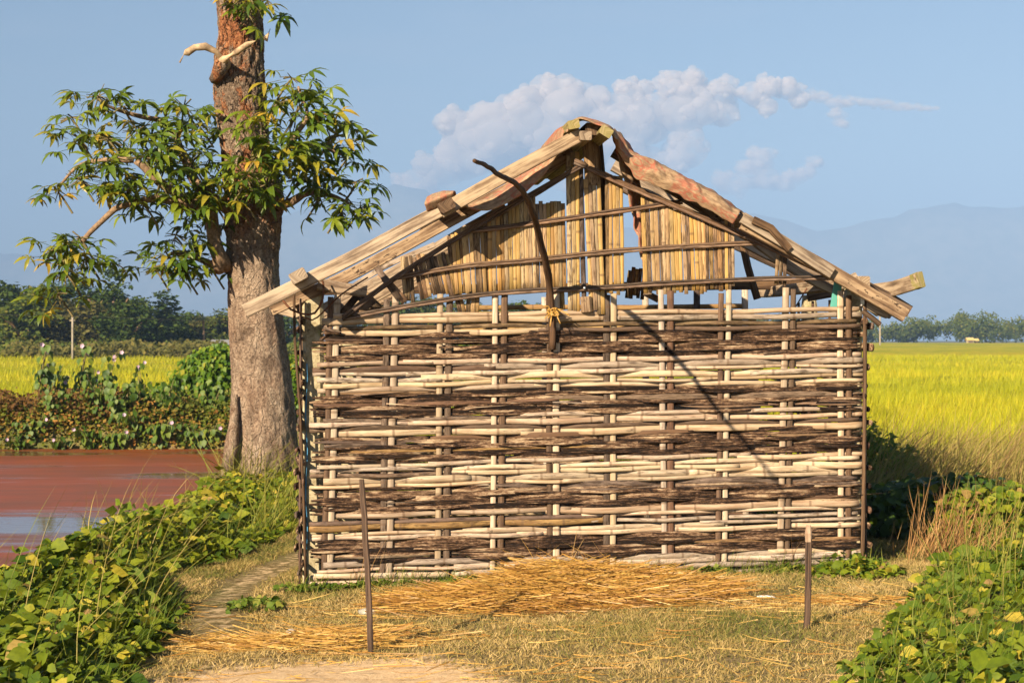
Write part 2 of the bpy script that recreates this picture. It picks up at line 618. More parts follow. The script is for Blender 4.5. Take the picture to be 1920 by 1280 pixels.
M['far_leaf_pale'] = leaf_mat('far_olive_leaf', [(0.0, (0.05, 0.055, 0.014)), (0.5, (0.11, 0.105, 0.024)), (1.0, (0.18, 0.145, 0.04))], 0.15, 0.7, 0.15)
M['hedge_leaf'] = leaf_mat('field_edge_leaf', [(0.0, (0.06, 0.09, 0.015)), (0.6, (0.13, 0.16, 0.025)), (1.0, (0.24, 0.19, 0.05))], 0.2, 0.7, 0.15)
M['palm_leaf'] = leaf_mat('palm_frond', [(0.0, (0.05, 0.08, 0.02)), (1.0, (0.15, 0.16, 0.05))], 0.2)
M['turf'] = leaf_mat('short_dry_grass', [(0.0, (0.09, 0.125, 0.022)), (0.30, (0.21, 0.20, 0.05)), (0.55, (0.42, 0.30, 0.11)), (0.8, (0.60, 0.42, 0.175)), (1.0, (0.70, 0.52, 0.26))], 0.2, 0.7, 0.15)
M['weed'] = leaf_mat('green_weed', [(0.0, (0.05, 0.10, 0.012)), (0.6, (0.13, 0.19, 0.02)), (1.0, (0.32, 0.30, 0.06))], 0.25, 0.6, 0.2)
M['straw'] = leaf_mat('rice_straw', [(0.0, (0.17, 0.07, 0.018)), (0.3, (0.38, 0.185, 0.042)), (0.65, (0.57, 0.33, 0.075)), (1.0, (0.74, 0.51, 0.16))], 0.15, 0.45, 0.35)
M['tall_grass'] = leaf_mat('tall_grass', [(0.0, (0.16, 0.19, 0.025)), (0.4, (0.33, 0.29, 0.06)), (0.7, (0.44, 0.33, 0.12)), (1.0, (0.30, 0.17, 0.08))], 0.25, 0.6, 0.2)
M['red_grass'] = leaf_mat('dry_reddish_grass', [(0.0, (0.22, 0.10, 0.04)), (0.6, (0.40, 0.22, 0.085)), (1.0, (0.52, 0.35, 0.15))], 0.2, 0.7, 0.15)
M['rice'] = leaf_mat('ripening_rice', [(0.0, (0.24, 0.28, 0.012)), (0.40, (0.42, 0.42, 0.016)), (0.75, (0.58, 0.50, 0.022)), (1.0, (0.68, 0.48, 0.03))], 0.25, 0.6, 0.2)


def rice_sheet_mat():
    m, t = new_mat('rice_canopy')
    co = t.n('ShaderNodeTexCoord').outputs['Object']
    big = t.noise(t.scale(co, (0.012, 0.035, 1)), 1.0, 4, 0.55)
    mid = t.noise(t.scale(co, (0.5, 0.22, 1)), 1.0, 5, 0.6)
    fine = t.noise(t.scale(co, (9.0, 4.0, 4)), 1.0, 5, 0.7)
    c = t.ramp(t.math('ADD', t.math('MULTIPLY', big, 0.62), t.math('MULTIPLY', mid, 0.38)),
               [(0.36, (0.22, 0.29, 0.014)), (0.45, (0.44, 0.43, 0.016)), (0.54, (0.60, 0.50, 0.022)), (0.66, (0.70, 0.46, 0.03))])
    c = t.mix(t.rng(fine, 0.38, 0.62, 0.45, 0.0), c, (0.13, 0.17, 0.01))
    t.out(t.pbsdf(c, 0.9, t.bump(t.math('MULTIPLY_ADD', mid, 0.5, fine), 0.9, 0.25), 0.1))
    return m


M['rice_sheet'] = rice_sheet_mat()


def ground_mat():
    m, t = new_mat('ground_soil_and_turf')
    co = t.n('ShaderNodeTexCoord').outputs['Object']
    sand = t.attr('sand'); green = t.attr('green')
    a = t.noise(co, 1.7, 5, 0.6)
    b = t.noise(co, 14, 6, 0.65)
    c3 = t.noise(co, 75, 5, 0.7)
    turf = t.ramp(t.math('ADD', t.math('MULTIPLY', b, 0.5), t.math('MULTIPLY', c3, 0.5)),
                  [(0.38, (0.08, 0.055, 0.025)), (0.47, (0.20, 0.135, 0.065)), (0.55, (0.33, 0.23, 0.115)), (0.65, (0.46, 0.33, 0.18))])
    grn = t.mix(t.rng(c3, 0.35, 0.6), (0.06, 0.075, 0.02), (0.16, 0.165, 0.05))
    turf = t.mix(t.math('MULTIPLY', green, t.rng(t.math('MULTIPLY_ADD', b, 0.5, t.math('MULTIPLY', a, 0.5)), 0.36, 0.56)), turf, grn)
    soil = t.ramp(t.math('MULTIPLY_ADD', c3, 0.5, t.math('MULTIPLY', b, 0.5)),
                  [(0.38, (0.46, 0.30, 0.16)), (0.5, (0.66, 0.46, 0.26)), (0.62, (0.74, 0.55, 0.33))])
    c = t.mix(t.rng(t.math('ADD', sand, t.math('MULTIPLY', t.math('SUBTRACT', b, 0.5), 1.0)), 0.35, 0.65), turf, soil)
    t.out(t.pbsdf(c, 0.95, t.bump(t.math('MULTIPLY_ADD', c3, 0.5, b), 0.6, 0.02), 0.1))
    return m


M['ground'] = ground_mat()


def water_mat():
    m, t = new_mat('muddy_red_water')
    co = t.n('ShaderNodeTexCoord').outputs['Object']
    st = t.noise(t.scale(co, (0.16, 0.55, 1)), 1.0, 5, 0.55, 0.6)
    pt = t.noise(t.scale(co, (0.5, 1.6, 1)), 1.0, 5, 0.6)
    scum = t.rng(t.math('MULTIPLY_ADD', pt, 0.35, t.math('MULTIPLY', st, 0.65)), 0.36, 0.52)
    gx = t.n('ShaderNodeSeparateXYZ'); t.put(gx.inputs[0], co)
    open_w = t.rng(t.math('ADD', gx.outputs[1], t.math('MULTIPLY', t.math('SUBTRACT', st, 0.5), 7.0)), 11.5, 16.5)     # the scum has drifted to the far side
    scum = t.math('MULTIPLY', scum, t.math('MULTIPLY_ADD', open_w, 0.85, 0.08))
    c = t.mix(scum, (0.13, 0.07, 0.035), t.mix(t.rng(pt, 0.4, 0.65), (0.27, 0.066, 0.018), (0.18, 0.060, 0.022)))
    rough = t.math('MULTIPLY_ADD', scum, 0.42, 0.05)
    t.out(t.pbsdf(c, rough, t.bump(t.noise(t.scale(co, (2.0, 4.5, 1)), 1.0, 3, 0.5), 0.10, 0.05), t.math('MULTIPLY_ADD', scum, -0.47, 0.5)))
    return m


M['water'] = water_mat()


def hill_mat():
    m, t = new_mat('forested_hills')
    co = t.n('ShaderNodeTexCoord').outputs['Object']
    k = t.noise(co, 0.012, 6, 0.6)
    t.out(t.pbsdf(t.mix(t.rng(k, 0.35, 0.65), (0.17, 0.18, 0.13), (0.27, 0.26, 0.20)), 1.0, None, 0.0))
    return m


M['hill'] = hill_mat()


def bark_mat():
    m, t = new_mat('flaking_bark')
    co = t.n('ShaderNodeTexCoord').outputs['Object']
    z = t.n('ShaderNodeSeparateXYZ'); t.put(z.inputs[0], co)
    wob = t.vmath('ADD', co, t.vmath('SCALE', t.vmath('SUBTRACT', t.noise(co, 5, 4, 0.6, col=True), (.5, .5, .5)), 0.22))
    st = t.scale(wob, (1.0, 1.0, 0.45))
    a = t.noise(st, 6, 7, 0.65)
    f = t.noise(co, 42, 6, 0.7)
    cr = t.voronoi(st, 13, 'DISTANCE_TO_EDGE')
    cr2 = t.voronoi(st, 5.5, 'DISTANCE_TO_EDGE')
    hi = t.rng(z.outputs[2], 2.3, 3.4)                      # upper trunk: bark flaking off in plates
    crack = t.math('MULTIPLY', t.rng(cr, 0.10, 0.0), t.rng(a, 0.40, 0.62))
    crack = t.math('MAXIMUM', t.math('MULTIPLY', crack, t.math('MULTIPLY_ADD', hi, 0.65, 0.3)), t.math('MULTIPLY', t.rng(cr2, 0.05, 0.0), t.rng(f, 0.5, 0.7)))
    grey = t.ramp(t.math('MULTIPLY_ADD', f, 0.45, t.math('MULTIPLY', a, 0.55)),
                  [(0.36, (0.07, 0.045, 0.03)), (0.455, (0.23, 0.165, 0.12)), (0.53, (0.40, 0.30, 0.22)), (0.64, (0.56, 0.45, 0.35))])
    red = t.mix(t.rng(f, 0.35, 0.65), (0.19, 0.055, 0.025), (0.50, 0.23, 0.105))
    rmask = t.math('MULTIPLY', t.rng(t.noise(st, 4.2, 4, 0.6), 0.48, 0.58), t.math('MULTIPLY_ADD', hi, 0.85, 0.10))
    dk = t.rng(t.noise(t.scale(co, (1.0, 1.0, 0.6)), 2.3, 5, 0.6), 0.50, 0.68)
    grey = t.mix(t.math('MULTIPLY', dk, 0.45), grey, (0.10, 0.07, 0.05))
    c = t.mix(rmask, grey, red)
    c = t.mix(t.math('MULTIPLY', crack, 0.8), c, (0.055, 0.028, 0.018))
    h = t.math('SUBTRACT', t.math('MULTIPLY_ADD', f, 0.35, a), t.math('MULTIPLY', crack, 0.7))
    t.out(t.pbsdf(c, 0.95, t.bump(h, 1.0, 0.09), 0.1))
    return m


M['bark'] = bark_mat()
M['limb'] = plain('limb_bark', (0.24, 0.16, 0.10), 0.9, 0.15, 0.4, 30)
M['dead_limb'] = plain('pale_dead_wood', (0.42, 0.30, 0.19), 0.8, 0.2, 0.55, 9)
M['twig'] = plain('green_brown_twig', (0.16, 0.13, 0.06), 0.8, 0.2, 0.3, 20)
M['stem'] = plain('shrub_stem', (0.22, 0.18, 0.08), 0.8, 0.2, 0.3, 20)
# ------------------------------------------------------------------ the setting
POND_Z = -0.5


def sstep(a, b, x):
    t = np.clip((x - a) / (b - a), 0, 1)
    return t * t * (3 - 2 * t)


def rise(y):
    """the plain climbs a little towards the trees"""
    return np.clip(0.004 * (np.asarray(y, float) - 40), 0, 0.95)


def ground_z(x, y, micro=True):
    x = np.asarray(x, float); y = np.asarray(y, float)
    z = 0.03 + 0.028 * np.clip(x, -2, 3.5)
    # low fields behind and to the right of the plot
    fld = np.maximum(sstep(16.5, 20.0, y + 0.0 * x) * sstep(-4.0, -1.0, x), sstep(33.5, 37.0, y))
    z = z * (1 - fld) + fld * (-0.40)
    # pond basin
    shore = -3.60 + 0.12 * np.sin(y * 0.55) + 0.08 * np.sin(y * 1.7 + 1.0)
    far = 32.6 + 0.35 * np.sin(x * 0.6) + 0.15 * np.sin(x * 1.9)
    basin = sstep(shore + 0.75, shore - 0.6, x) * sstep(far + 0.7, far - 0.5, y) * sstep(9.0, 10.5, y)
    z = z * (1 - basin) + basin * (-1.1)
    z = z + rise(y)
    if micro:
        z = z + 0.014 * np.sin(x * 5.1 + np.sin(y * 3.3)) * np.sin(y * 4.3 + 1.3 * np.sin(x * 2.1)) * (y < 40)
    return z


def make_ground():
    xs = np.concatenate([np.geomspace(10000, 9.0, 30) * -1, np.arange(-8.6, 8.61, 0.09), np.geomspace(9.0, 10000, 30)])
    ys = np.concatenate([np.linspace(-45, 5.5, 14), np.arange(6.0, 20.0, 0.09), np.arange(20.0, 38.0, 0.25), np.geomspace(38.6, 10300, 46)])
    X, Y = np.meshgrid(xs, ys)
    Z = ground_z(X, Y)
    V = np.stack([X, Y, Z], -1).reshape(-1, 3)
    nx = len(xs)
    i = np.arange(len(ys) - 1)[:, None] * nx + np.arange(nx - 1)[None]
    Fc = np.stack([i, i + 1, i + nx + 1, i + nx], -1).reshape(-1, 4)
    x, y = X.ravel(), Y.ravel()
    sand = np.exp(-(((x + 0.85) / 0.80) ** 2 + ((y - 7.85) / 0.75) ** 2)) * 1.3          # bare patch in front
    px_ = -1.55 - 0.25 * np.sin((y - 9.0) * 0.8)                                         # footpath along the hut's left
    sand = np.maximum(sand, 0.45 * np.exp(-((x - px_) / 0.22) ** 2) * sstep(8.8, 9.6, y) * sstep(14.2, 13.0, y))
    sand = np.maximum(sand, 0.7 * np.exp(-(((x - 1.95) / 0.36) ** 2 + ((y - 9.85) / 0.16) ** 2)))
    green = 0.35 + 0.65 * np.maximum(np.exp(-((y - 10.75) / 0.45) ** 2), sstep(12.0, 13.5, y))
    green = np.maximum(green, 0.9 * np.exp(-(((x - 1.1) / 0.9) ** 2 + ((y - 9.2) / 0.5) ** 2)))
    me = make_mesh('ground', V, Fc, M['ground'], attrs={'sand': sand, 'green': green})
    tag(link('ground', me), kind='structure')


make_ground()


def make_pond():
    xs = np.linspace(-60, -2.6, 12); ys = np.linspace(9.0, 34.5, 8)
    X, Y = np.meshgrid(xs, ys)
    V = np.stack([X, Y, np.full_like(X, POND_Z)], -1).reshape(-1, 3)
    nx = len(xs)
    i = np.arange(len(ys) - 1)[:, None] * nx + np.arange(nx - 1)[None]
    Fc = np.stack([i, i + 1, i + nx + 1, i + nx], -1).reshape(-1, 4)
    tag(link('pond_water', make_mesh('pond_water', V, Fc, M['water'])), kind='structure')


make_pond()


def make_hills():
    prof = [(-2600, 520), (-1500, 470), (-700, 500), (-200, 450), (0, 470), (200, 478), (400, 440), (540, 405), (640, 388), (745, 350), (800, 362),
            (860, 402), (1000, 432), (1200, 432), (1350, 408), (1450, 398), (1550, 440), (1620, 416), (1700, 393), (1800, 386), (1920, 386),
            (2200, 400), (2700, 440), (3400, 480), (4400, 530)]
    px = np.linspace(-2600, 4400, 240)
    hy = np.interp(px, [p[0] for p in prof], [p[1] for p in prof])
    hy = hy + 5 * np.sin(px * 0.031) + 3 * np.sin(px * 0.083 + 1) + 2 * np.sin(px * 0.21)
    Yr = 9000.0
    X = (px - CX) / F * Yr
    H = EYE + (HY - hy) / F * Yr
    rows = []
    for dy, k in [(-990, 0.0), (-720, 0.18), (-480, 0.45), (-240, 0.76), (0, 1.0), (270, 0.72), (600, 0.35), (960, 0.0)]:
        nzv = np.array([nz(x * 0.0014, dy * 0.0033, 2.0) for x in X])
        rows.append(np.stack([X * (1 + dy / Yr), np.full_like(X, Yr + dy) + nzv * 75 * (k > 0), -3 + (H + 3) * k * (1 + 0.10 * nzv * (k < 1))], -1))
    V = np.concatenate(rows)
    n = len(px)
    i = np.arange(len(rows) - 1)[:, None] * n + np.arange(n - 1)[None]
    Fc = np.stack([i, i + 1, i + n + 1, i + n], -1).reshape(-1, 4)
    tag(link('distant_hills', make_mesh('distant_hills', V, Fc, M['hill'])), kind='structure')


make_hills()


# ------------------------------------------------------------------ rice fields
def rice_top(x, y):
    return 0.25 + rise(y) + 0.05 * np.sin(x * 0.8 + y * 0.3) + 0.04 * np.sin(y * 0.9 - x * 0.4) + 0.05 * np.sin(x * 0.13) * np.sin(y * 0.11)


def make_rice():
    ys = np.concatenate([np.arange(19.0, 60, 0.6), np.geomspace(60.6, 392, 55)])
    ts = np.linspace(-1, 1, 90)
    V = []
    for y in ys:
        for t_ in ts:
            x = 0.6 + t_ * 0.55 * y if y < 36 else t_ * 0.9 * y
            if y < 36:
                x = max(x, -3.4)
            V.append((x, y, 0))
    V = np.array(V)
    edge = sstep(20.0, 23.0, V[:, 1])
    V[:, 2] = rice_top(V[:, 0], V[:, 1]) - 0.22 - 0.42 * (1 - edge)
    n = len(ts)
    i = np.arange(len(ys) - 1)[:, None] * n + np.arange(n - 1)[None]
    Fc = np.stack([i, i + 1, i + n + 1, i + n], -1).reshape(-1, 4)
    tag(link('rice_field', make_mesh('rice_field', V, Fc, M['rice_sheet'])), 'yellow green rice field stretching to the tree line', 'field', kind='stuff')
    # plants that can still be told apart, thinning with distance
    P = []
    for y0, y1, dens, in [(19.6, 26, 330), (26, 36, 240), (36, 52, 130), (52, 80, 60), (80, 130, 22)]:
        ar = 0
        for (a, b) in [(0.12, 0.40)] + ([(-0.36, -0.02)] if y0 >= 36 else [(-0.09, 0.12)]):
            area = (b - a) * (y1 * y1 - y0 * y0) / 2
            k = int(area * dens * (1.0 if a > 0 else 0.45))
            y = np.sqrt(NR.uniform(y0 * y0, y1 * y1, k))
            x = NR.uniform(a, b, k) * y
            P.append(np.stack([x, y], -1))
    P = np.concatenate(P)
    P = P[~((P[:, 0] < -3.2) & (P[:, 1] < 37))]
    n = len(P)
    y = P[:, 1]
    sc = 1 + np.clip((y - 24) / 50, 0, 2.2)
    clump = np.sin(P[:, 0] * 1.7 + 2 * np.sin(y * 0.8)) * 0.5 + np.sin(y * 1.1) * 0.5
    top = rice_top(P[:, 0], y) + NR.normal(0, 0.05, n) + 0.04 * clump
    pos = np.stack([P[:, 0], y, top - 0.46], -1)
    up = unit(np.stack([NR.normal(0.05, 0.16, n), NR.normal(0, 0.16, n), np.ones(n)], -1))
    a = NR.uniform(0, 6.28, n)
    lean = np.stack([np.cos(a), np.sin(a), -0.25 * np.ones(n)], -1)
    tint = np.clip(0.42 + 0.14 * clump + NR.normal(0, 0.17, n) + 0.12 * np.sin(y * 0.22 + 0.4 * np.sin(P[:, 0] * .3)), 0.01, 0.98)
    V, Fc, T = blades(pos, up, lean, NR.uniform(0.38, 0.58, n), NR.uniform(0.1, 0.5, n), 0.013 * sc * NR.uniform(0.7, 1.3, n), tint, 3)
    tag(link('rice_plants', make_mesh('rice_plants', V, Fc, M['rice'], attrs={'tint': T})), 'ripening rice blades of the near field', 'rice', kind='stuff')


make_rice()
# ------------------------------------------------------------------ the hut
HO = Vector(((580 - CX) / F * 11.0, 11.0, 0.0))
HR = Vector(((1617 - CX) / F * 11.35, 11.35, 0.0))
HE = (HR - HO).normalized()
HM = Vector((-HE.y, HE.x, 0))
HW = (HR - HO).length
HD = 2.6                                                  # depth of the hut
hut = empty('bamboo_hut', HO, 'weathered woven bamboo hut with slatted gable and bare broken roof timbers', 'hut', rz=math.atan2(HE.y, HE.x))


def L(px, py, d=0.0):
    """photo pixel on the plane d metres in front of the front wall -> hut coordinates (x along, y inwards, z up)"""
    r = Vector(((px - CX) / F, 1.0, -(py - HY) / F))
    c = Vector((0, 0, EYE))
    t = (HO.dot(HM) - d - c.dot(HM)) / r.dot(HM)
    p = c + r * t - HO
    return Vector((p.dot(HE), -d, p.z))


def part(name, geo, mat, parent=hut, attrs=None, smooth=True):
    V, Fc, UV = geo
    return link(name, make_mesh(name, [tuple(v) for v in V], Fc, M[mat] if isinstance(mat, str) else mat, UV, attrs, smooth), parent)


def half_section(w, h, k=6):
    s = [(w / 2 * math.cos(math.pi * i / k), h * math.sin(math.pi * i / k)) for i in range(k + 1)]
    return s + [(-w * 0.25, -h * 0.12), (w * 0.25, -h * 0.12)]


def bamboo_piece(name, path_fn, s0, s1, w, h, mat, nodes=True, step=0.06, front=(0, -1, 0), rag=0.0, flat=False, parent=hut, seed=0.0):
    """a split bamboo: path_fn(s) gives a point for s in metres"""
    length = abs(s1 - s0)
    n = max(3, int(length / step) + 1)
    ss = list(np.linspace(s0, s1, n))
    nl = []
    if nodes:
        p = s0 + R.uniform(0.04, 0.3)
        while p < s1 - 0.03:
            nl.append(p)
            p += R.uniform(0.26, 0.46)
        for q in nl:
            ss += [q - 0.012, q - 0.004, q + 0.004, q + 0.012]
    ss = sorted(x for x in ss if s0 <= x <= s1)
    path, scl, nd = [], [], []
    for x in ss:
        path.append(path_fn(x))
        k = 1 + 0.07 * nz(x * 3.1, seed, 0.3) + rag * nz(x * 9.0, seed, 5.5) + 0.6 * rag * nz(x * 27.0, seed, 2.5)
        at_node = 0.0
        for q in nl:
            dd = abs(x - q)
            if dd < 0.0139:
                k *= 1.07
            if dd < 0.0045:
                at_node = 1.0
        end = min(x - s0, s1 - x)
        if rag > 0.2 and end < 0.10:
            k *= 0.35 + 0.65 * end / 0.10
        scl.append((k, k if not flat else 1.0))
        nd.append(at_node)
    sec = [(w / 2, 0), (w / 2 * .8, h), (w * .2, h * 1.15), (-w * .2, h * .8), (-w / 2 * .85, h), (-w / 2, 0), (-w * .3, -h * .4), (w * .3, -h * .4)] if flat else half_section(w, h)
    V, Fc, UV = sweep(path, sec, front, scl)
    m = len(sec)
    attr = np.repeat(np.array(nd), m)
    return part(name, (V, Fc, UV), mat, parent, {'node': attr})


# ---- uprights of the front wall: (pale top px, pale bottom px, brown top px, brown bottom px, top py)
UPR = [(633, 618, 620, 608, 552), (742, 728, 726, 717, 555), (826, 821, 843, 836, 551), (929, 923, 946, 937, 548), (1043, 1043, 1029, 1031, 543),
       (1150, 1148, 1138, 1137, 550), (1239, 1246, 1256, 1257, 543), (1366, 1357, 1352, 1346, 543), (1473, 1462, 1488, 1474, 539), (1576, 1575, 1591, 1590, 545)]
UX = []
for i, (a, b, c, d, ty) in enumerate(UPR):
    bot = 1088 - (a - 580) * 0.028
    for (p0, p1, mat, w, dt) in ((a, b, 'upright_pale', 0.045, 0), (c, d, 'upright_dark', 0.046, R.uniform(2, 9))):
        A = L(p0, ty + dt); B = L(p1, bot)
        A.y += R.uniform(-.004, .004)
        ln = (B - A).length
        sd = i * 3.3 + p0
        fn = lambda s, A=A, B=B, ln=ln, sd=sd: A.lerp(B, s / ln) + Vector((0.006 * nz(s * 1.6, sd, 0), -0.004 + 0.004 * nz(s * 2.1, sd, 3), 0))
        bamboo_piece('upright', fn, 0.0, ln, w * R.uniform(0.82, 1.0), 0.010, mat, seed=sd)
    UX.append((L((a + c) / 2, 560).x, L((b + d) / 2, 1080).x))

# ---- the woven rows
BANDS = [('l', 4, 589, 619), ('d', 5, 629, 667), ('l', 6, 676, 725), ('d', 5, 734, 771), ('l', 4, 779, 809), ('d', 5, 818, 855), ('l', 5, 864, 903),
         ('d', 5, 912, 950), ('l', 5, 959, 1001), ('d', 4, 1010, 1039), ('l', 4, 1048, 1082)]
rows = []
for kind, n, y0, y1 in BANDS:
    for i in range(n):
        rows.append((kind, y0 + (y1 - y0) * (i / max(1, n - 1))))
ZT, ZB = L(580, 590).z, L(580, 1088).z


def weave_fn(row, yc, amp, seed, dz=0.0, skew=0.0):
    # photo rows at centre column yc: left end lies lower, right end higher
    zl = L(580, yc + 5 + (yc - 590) * 0.016).z + dz
    zr = L(1617, yc - 8 - (yc - 590) * 0.026).z + dz
    fz = (zl + zr) / 2
    t = (ZT - fz) / (ZT - ZB)
    ux = [a + (b - a) * t for a, b in UX]
    sg = [1 if ((row // 2) + k) % 2 == 0 else -1 for k in range(len(ux))]
    xs = [ux[0] - 0.36] + ux + [ux[-1] + 0.36]
    sg = [-sg[0]] + sg + [-sg[-1]]

    def fn(x):
        for k in range(len(xs) - 1):
            if x <= xs[k + 1] or k == len(xs) - 2:
                q = min(1, max(0, (x - xs[k]) / (xs[k + 1] - xs[k])))
                q = q * q * (3 - 2 * q)
                o = sg[k] * (1 - q) + sg[k + 1] * q
                break
        z = zl + (zr - zl) * (x / HW) + skew * (x / HW - 0.5) * 2 + 0.009 * nz(x * 0.9, row // 3, 1.0) + 0.005 * nz(x * 1.3, seed, 2.0) + 0.003 * nz(x * 3.1, seed, 4.0) - 0.003 * o * (1 if row % 2 else -1)
        return Vector((x, -amp * o - 0.002, z))
    return fn


sd = 0.0
for r, (kind, yc) in enumerate(rows):
    cuts = [R.choice([0.0, 0.0, 0.02, 0.05, 0.09])]
    x = R.uniform(0.7, 2.0)
    while x < HW - 0.5:
        cuts.append(x)
        x += R.uniform(1.2, 2.6)
    cuts.append(HW - R.choice([0.0, 0.0, 0.01, 0.03, -0.01]))
    if r < 4:
        cuts = [[0.32, HW - 0.02], [0.08, 2.1, HW - 0.0], [0.19, HW - 0.05], [0.12, 1.6, HW - 0.02]][r]
    for a, b in zip(cuts[:-1], cuts[1:]):
        sd += 1.37
        ov = R.uniform(0.05, 0.2)
        a2 = a - (ov if a > 0.3 else 0)
        b2 = b
        if kind == 'l':
            w = R.choice([R.uniform(0.022, 0.034), R.uniform(0.030, 0.046)])
            fn = weave_fn(r, yc + R.uniform(-1.5, 1.5), 0.021, sd, R.uniform(-.004, .004), R.uniform(-.005, .005))
            bamboo_piece('bamboo_strip', fn, a2, b2, w, R.uniform(0.010, 0.015), 'bamboo' if R.random() < 0.88 else R.choice(['bar', 'slat_worn', 'upright_dark']), seed=sd)
        else:
            for dz, ww in ((0.009, R.uniform(0.022, 0.038)), (-0.009, R.uniform(0.020, 0.034))):
                sd += 0.71
                fn = weave_fn(r, yc + R.uniform(-1.5, 1.5), 0.019, sd, dz + R.uniform(-.005, .005), R.uniform(-.006, .006))
                bamboo_piece('split_strip', fn, a2 + R.uniform(0, .12 if a > .3 else .02), b2 - R.uniform(0, .10 if b < HW - .3 else .02), ww, 0.005,
                             'strip_dark' if R.random() < 0.84 else R.choice(['upright_dark', 'bar', 'slat_worn']), nodes=False, step=0.045, rag=0.21, flat=True, seed=sd)
# two low strips by the left corner
for (x0, x1, py0, py1) in ((0.0, 0.62, 1094, 1088), (0.03, 0.9, 1079, 1076)):
    A = L(580, py0); B = L(580 + x1 * 290, py1)
    fn = lambda s, A=A, B=B, x1=x1: A.lerp(B, s / x1) + Vector((0, -0.02, 0.004 * nz(s * 3, py0, 0)))
    bamboo_piece('bamboo_strip', fn, x0, x1, 0.036, 0.013, 'bamboo', seed=py0)
# thin splinters standing off the weave
for k in range(14):
    px, py = R.uniform(640, 1560), R.choice([R.uniform(632, 664), R.uniform(733, 765), R.uniform(818, 850), R.uniform(914, 946)])
    ln = R.uniform(0.15, 0.5)
    A = L(px, py, 0.032); B = A + Vector((ln, R.uniform(-.012, .012), R.uniform(-.02, .03)))
    part('splinter', sweep([A, A.lerp(B, .4) + Vector((0, -.006, 0)), B], rect(R.uniform(.006, .012), .004), scales=[(1, 1), (.8, 1), (.2, 1)]), R.choice(['bamboo', 'bar', 'strip_dark']), attrs=None)

# ---- side walls and back wall
def side_wall(x0, sgn, tops, n, mat):
    for r in range(n):
        z = 0.10 + (tops - 0.10) * r / (n - 1) + R.uniform(-.02, .02)
        sdd = x0 * 7 + r
        ph = r % 2 + R.uniform(-.25, .25)
        am = R.uniform(0.3, 1.2)

        def fn(s, z=z, ph=ph, sdd=sdd, am=am):
            o = math.cos(math.pi * (s + 0.02) / 0.43 + ph * math.pi) * am
            return Vector((x0 + sgn * (0.010 + 0.030 * o), s - 0.02, z + 0.012 * nz(s, sdd, 0) + 0.01 * (r % 3)))
        bamboo_piece('side_strip', fn, R.uniform(-0.05, 0.06), HD, R.uniform(0.026, 0.055), 0.014, mat if r % 3 else 'upright_dark', nodes=False, step=0.09, front=(sgn, 0, 0), rag=0.08, seed=sdd)
    for k in range(6):
        A = Vector((x0 + sgn * 0.014, 0.03 + k * 0.43, 0.0)); B = A + Vector((R.uniform(-.01, .01), 0, tops + 0.15))
        part('upright', sweep(curve_pts([A, B], 0.3), half_section(0.05, 0.012), (sgn, 0, 0)), 'upright_dark')


side_wall(-0.045, -1, 1.72, 26, 'strip_dark')
side_wall(HW + 0.012, 1, 1.74, 26, 'strip_dark')
for r in range(34):
    z = 0.12 + (1.93 - 0.12) * r / 33
    sdd = 300 + r * 1.9

    def fn(s, z=z, sdd=sdd, r=r):
        o = math.cos(math.pi * s / 0.40 + (r // 2 % 2) * math.pi)
        return Vector((s, HD + 0.02 * o, z - 0.08 + 0.03 * s / HW + 0.01 * nz(s, sdd, 0)))
    x0 = 0.05 if r < 29 else 1.15
    bamboo_piece('back_strip', fn, x0, HW - R.uniform(0.0, 0.1) - (0.2 if r > 31 else 0), R.uniform(0.036, 0.05), 0.013, 'slat' if r > 28 else R.choice(['bamboo', 'strip_dark', 'upright_dark']), nodes=r > 28, step=0.11, seed=sdd)
for k in range(9):
    A = Vector((0.2 + k * 0.41, HD, 0.0)); B = A + Vector((R.uniform(-.03, .03), 0, (1.82 if k < 3 else R.uniform(1.93, 2.04))))
    part('upright', sweep(curve_pts([A, B], 0.3), half_section(0.055, 0.014)), 'upright_dark' if k % 2 else 'upright_pale')


# ---- corner posts
def post(px0, px1, py, d, mat='concrete', depth=0.12, chop=0.0):
    A = L(px0, py, d); B = L(px1, py, d)
    w = B.x - A.x
    c = (A.x + B.x) / 2
    pts = [Vector((c, A.y + depth / 2, -0.15))] + [Vector((c + 0.006 * nz(z * 2, px0, 0), A.y + depth / 2, z)) for z in np.arange(0.1, A.z, 0.16)] + [Vector((c, A.y + depth / 2, A.z))]
    scl = [(1 + 0.06 * nz(p.z * 6, px0, 2), 1 + 0.05 * nz(p.z * 6, px0, 7)) for p in pts]
    scl[-1] = (0.82, 0.82)
    return part('corner_post', sweep(pts, rect(w, depth, 0.2), scales=scl), mat, smooth=False)


post(567, 607, 552, -0.075)
post(1588, 1618, 540, -0.075)
post(1508, 1534, 553, -2.3)
post(640, 668, 560, -2.3)


# ---- timbers
def plank(name, a, b, w, t, mat, front=(0, -1, 0), wob=0.006, taper=None, sm=False, bev=0.10):
    """plank from a to b (hut coordinates): w across, t thick in the front direction"""
    pts = curve_pts([a, b] if not isinstance(a, list) else a, 0.12)
    s = R.uniform(0, 99)
    pts = [p + Vector((0, wob * 0.5 * nz(i * 0.3, s, 1), wob * nz(i * 0.25, s, 0))) for i, p in enumerate(pts)]
    n = len(pts)
    scl = [(1 + 0.04 * nz(i * 0.35, s, 9), 1) for i in range(n)]
    if taper:
        scl = [(x * (taper[0] + (taper[1] - taper[0]) * i / (n - 1)), y) for i, (x, y) in enumerate(scl)]
    return part(name, sweep(pts, rect(w, t, bev), front, scl), mat, smooth=sm)


def Lp(pts, d):
    return [L(p[0], p[1], d if len(p) == 2 else p[2]) for p in pts]


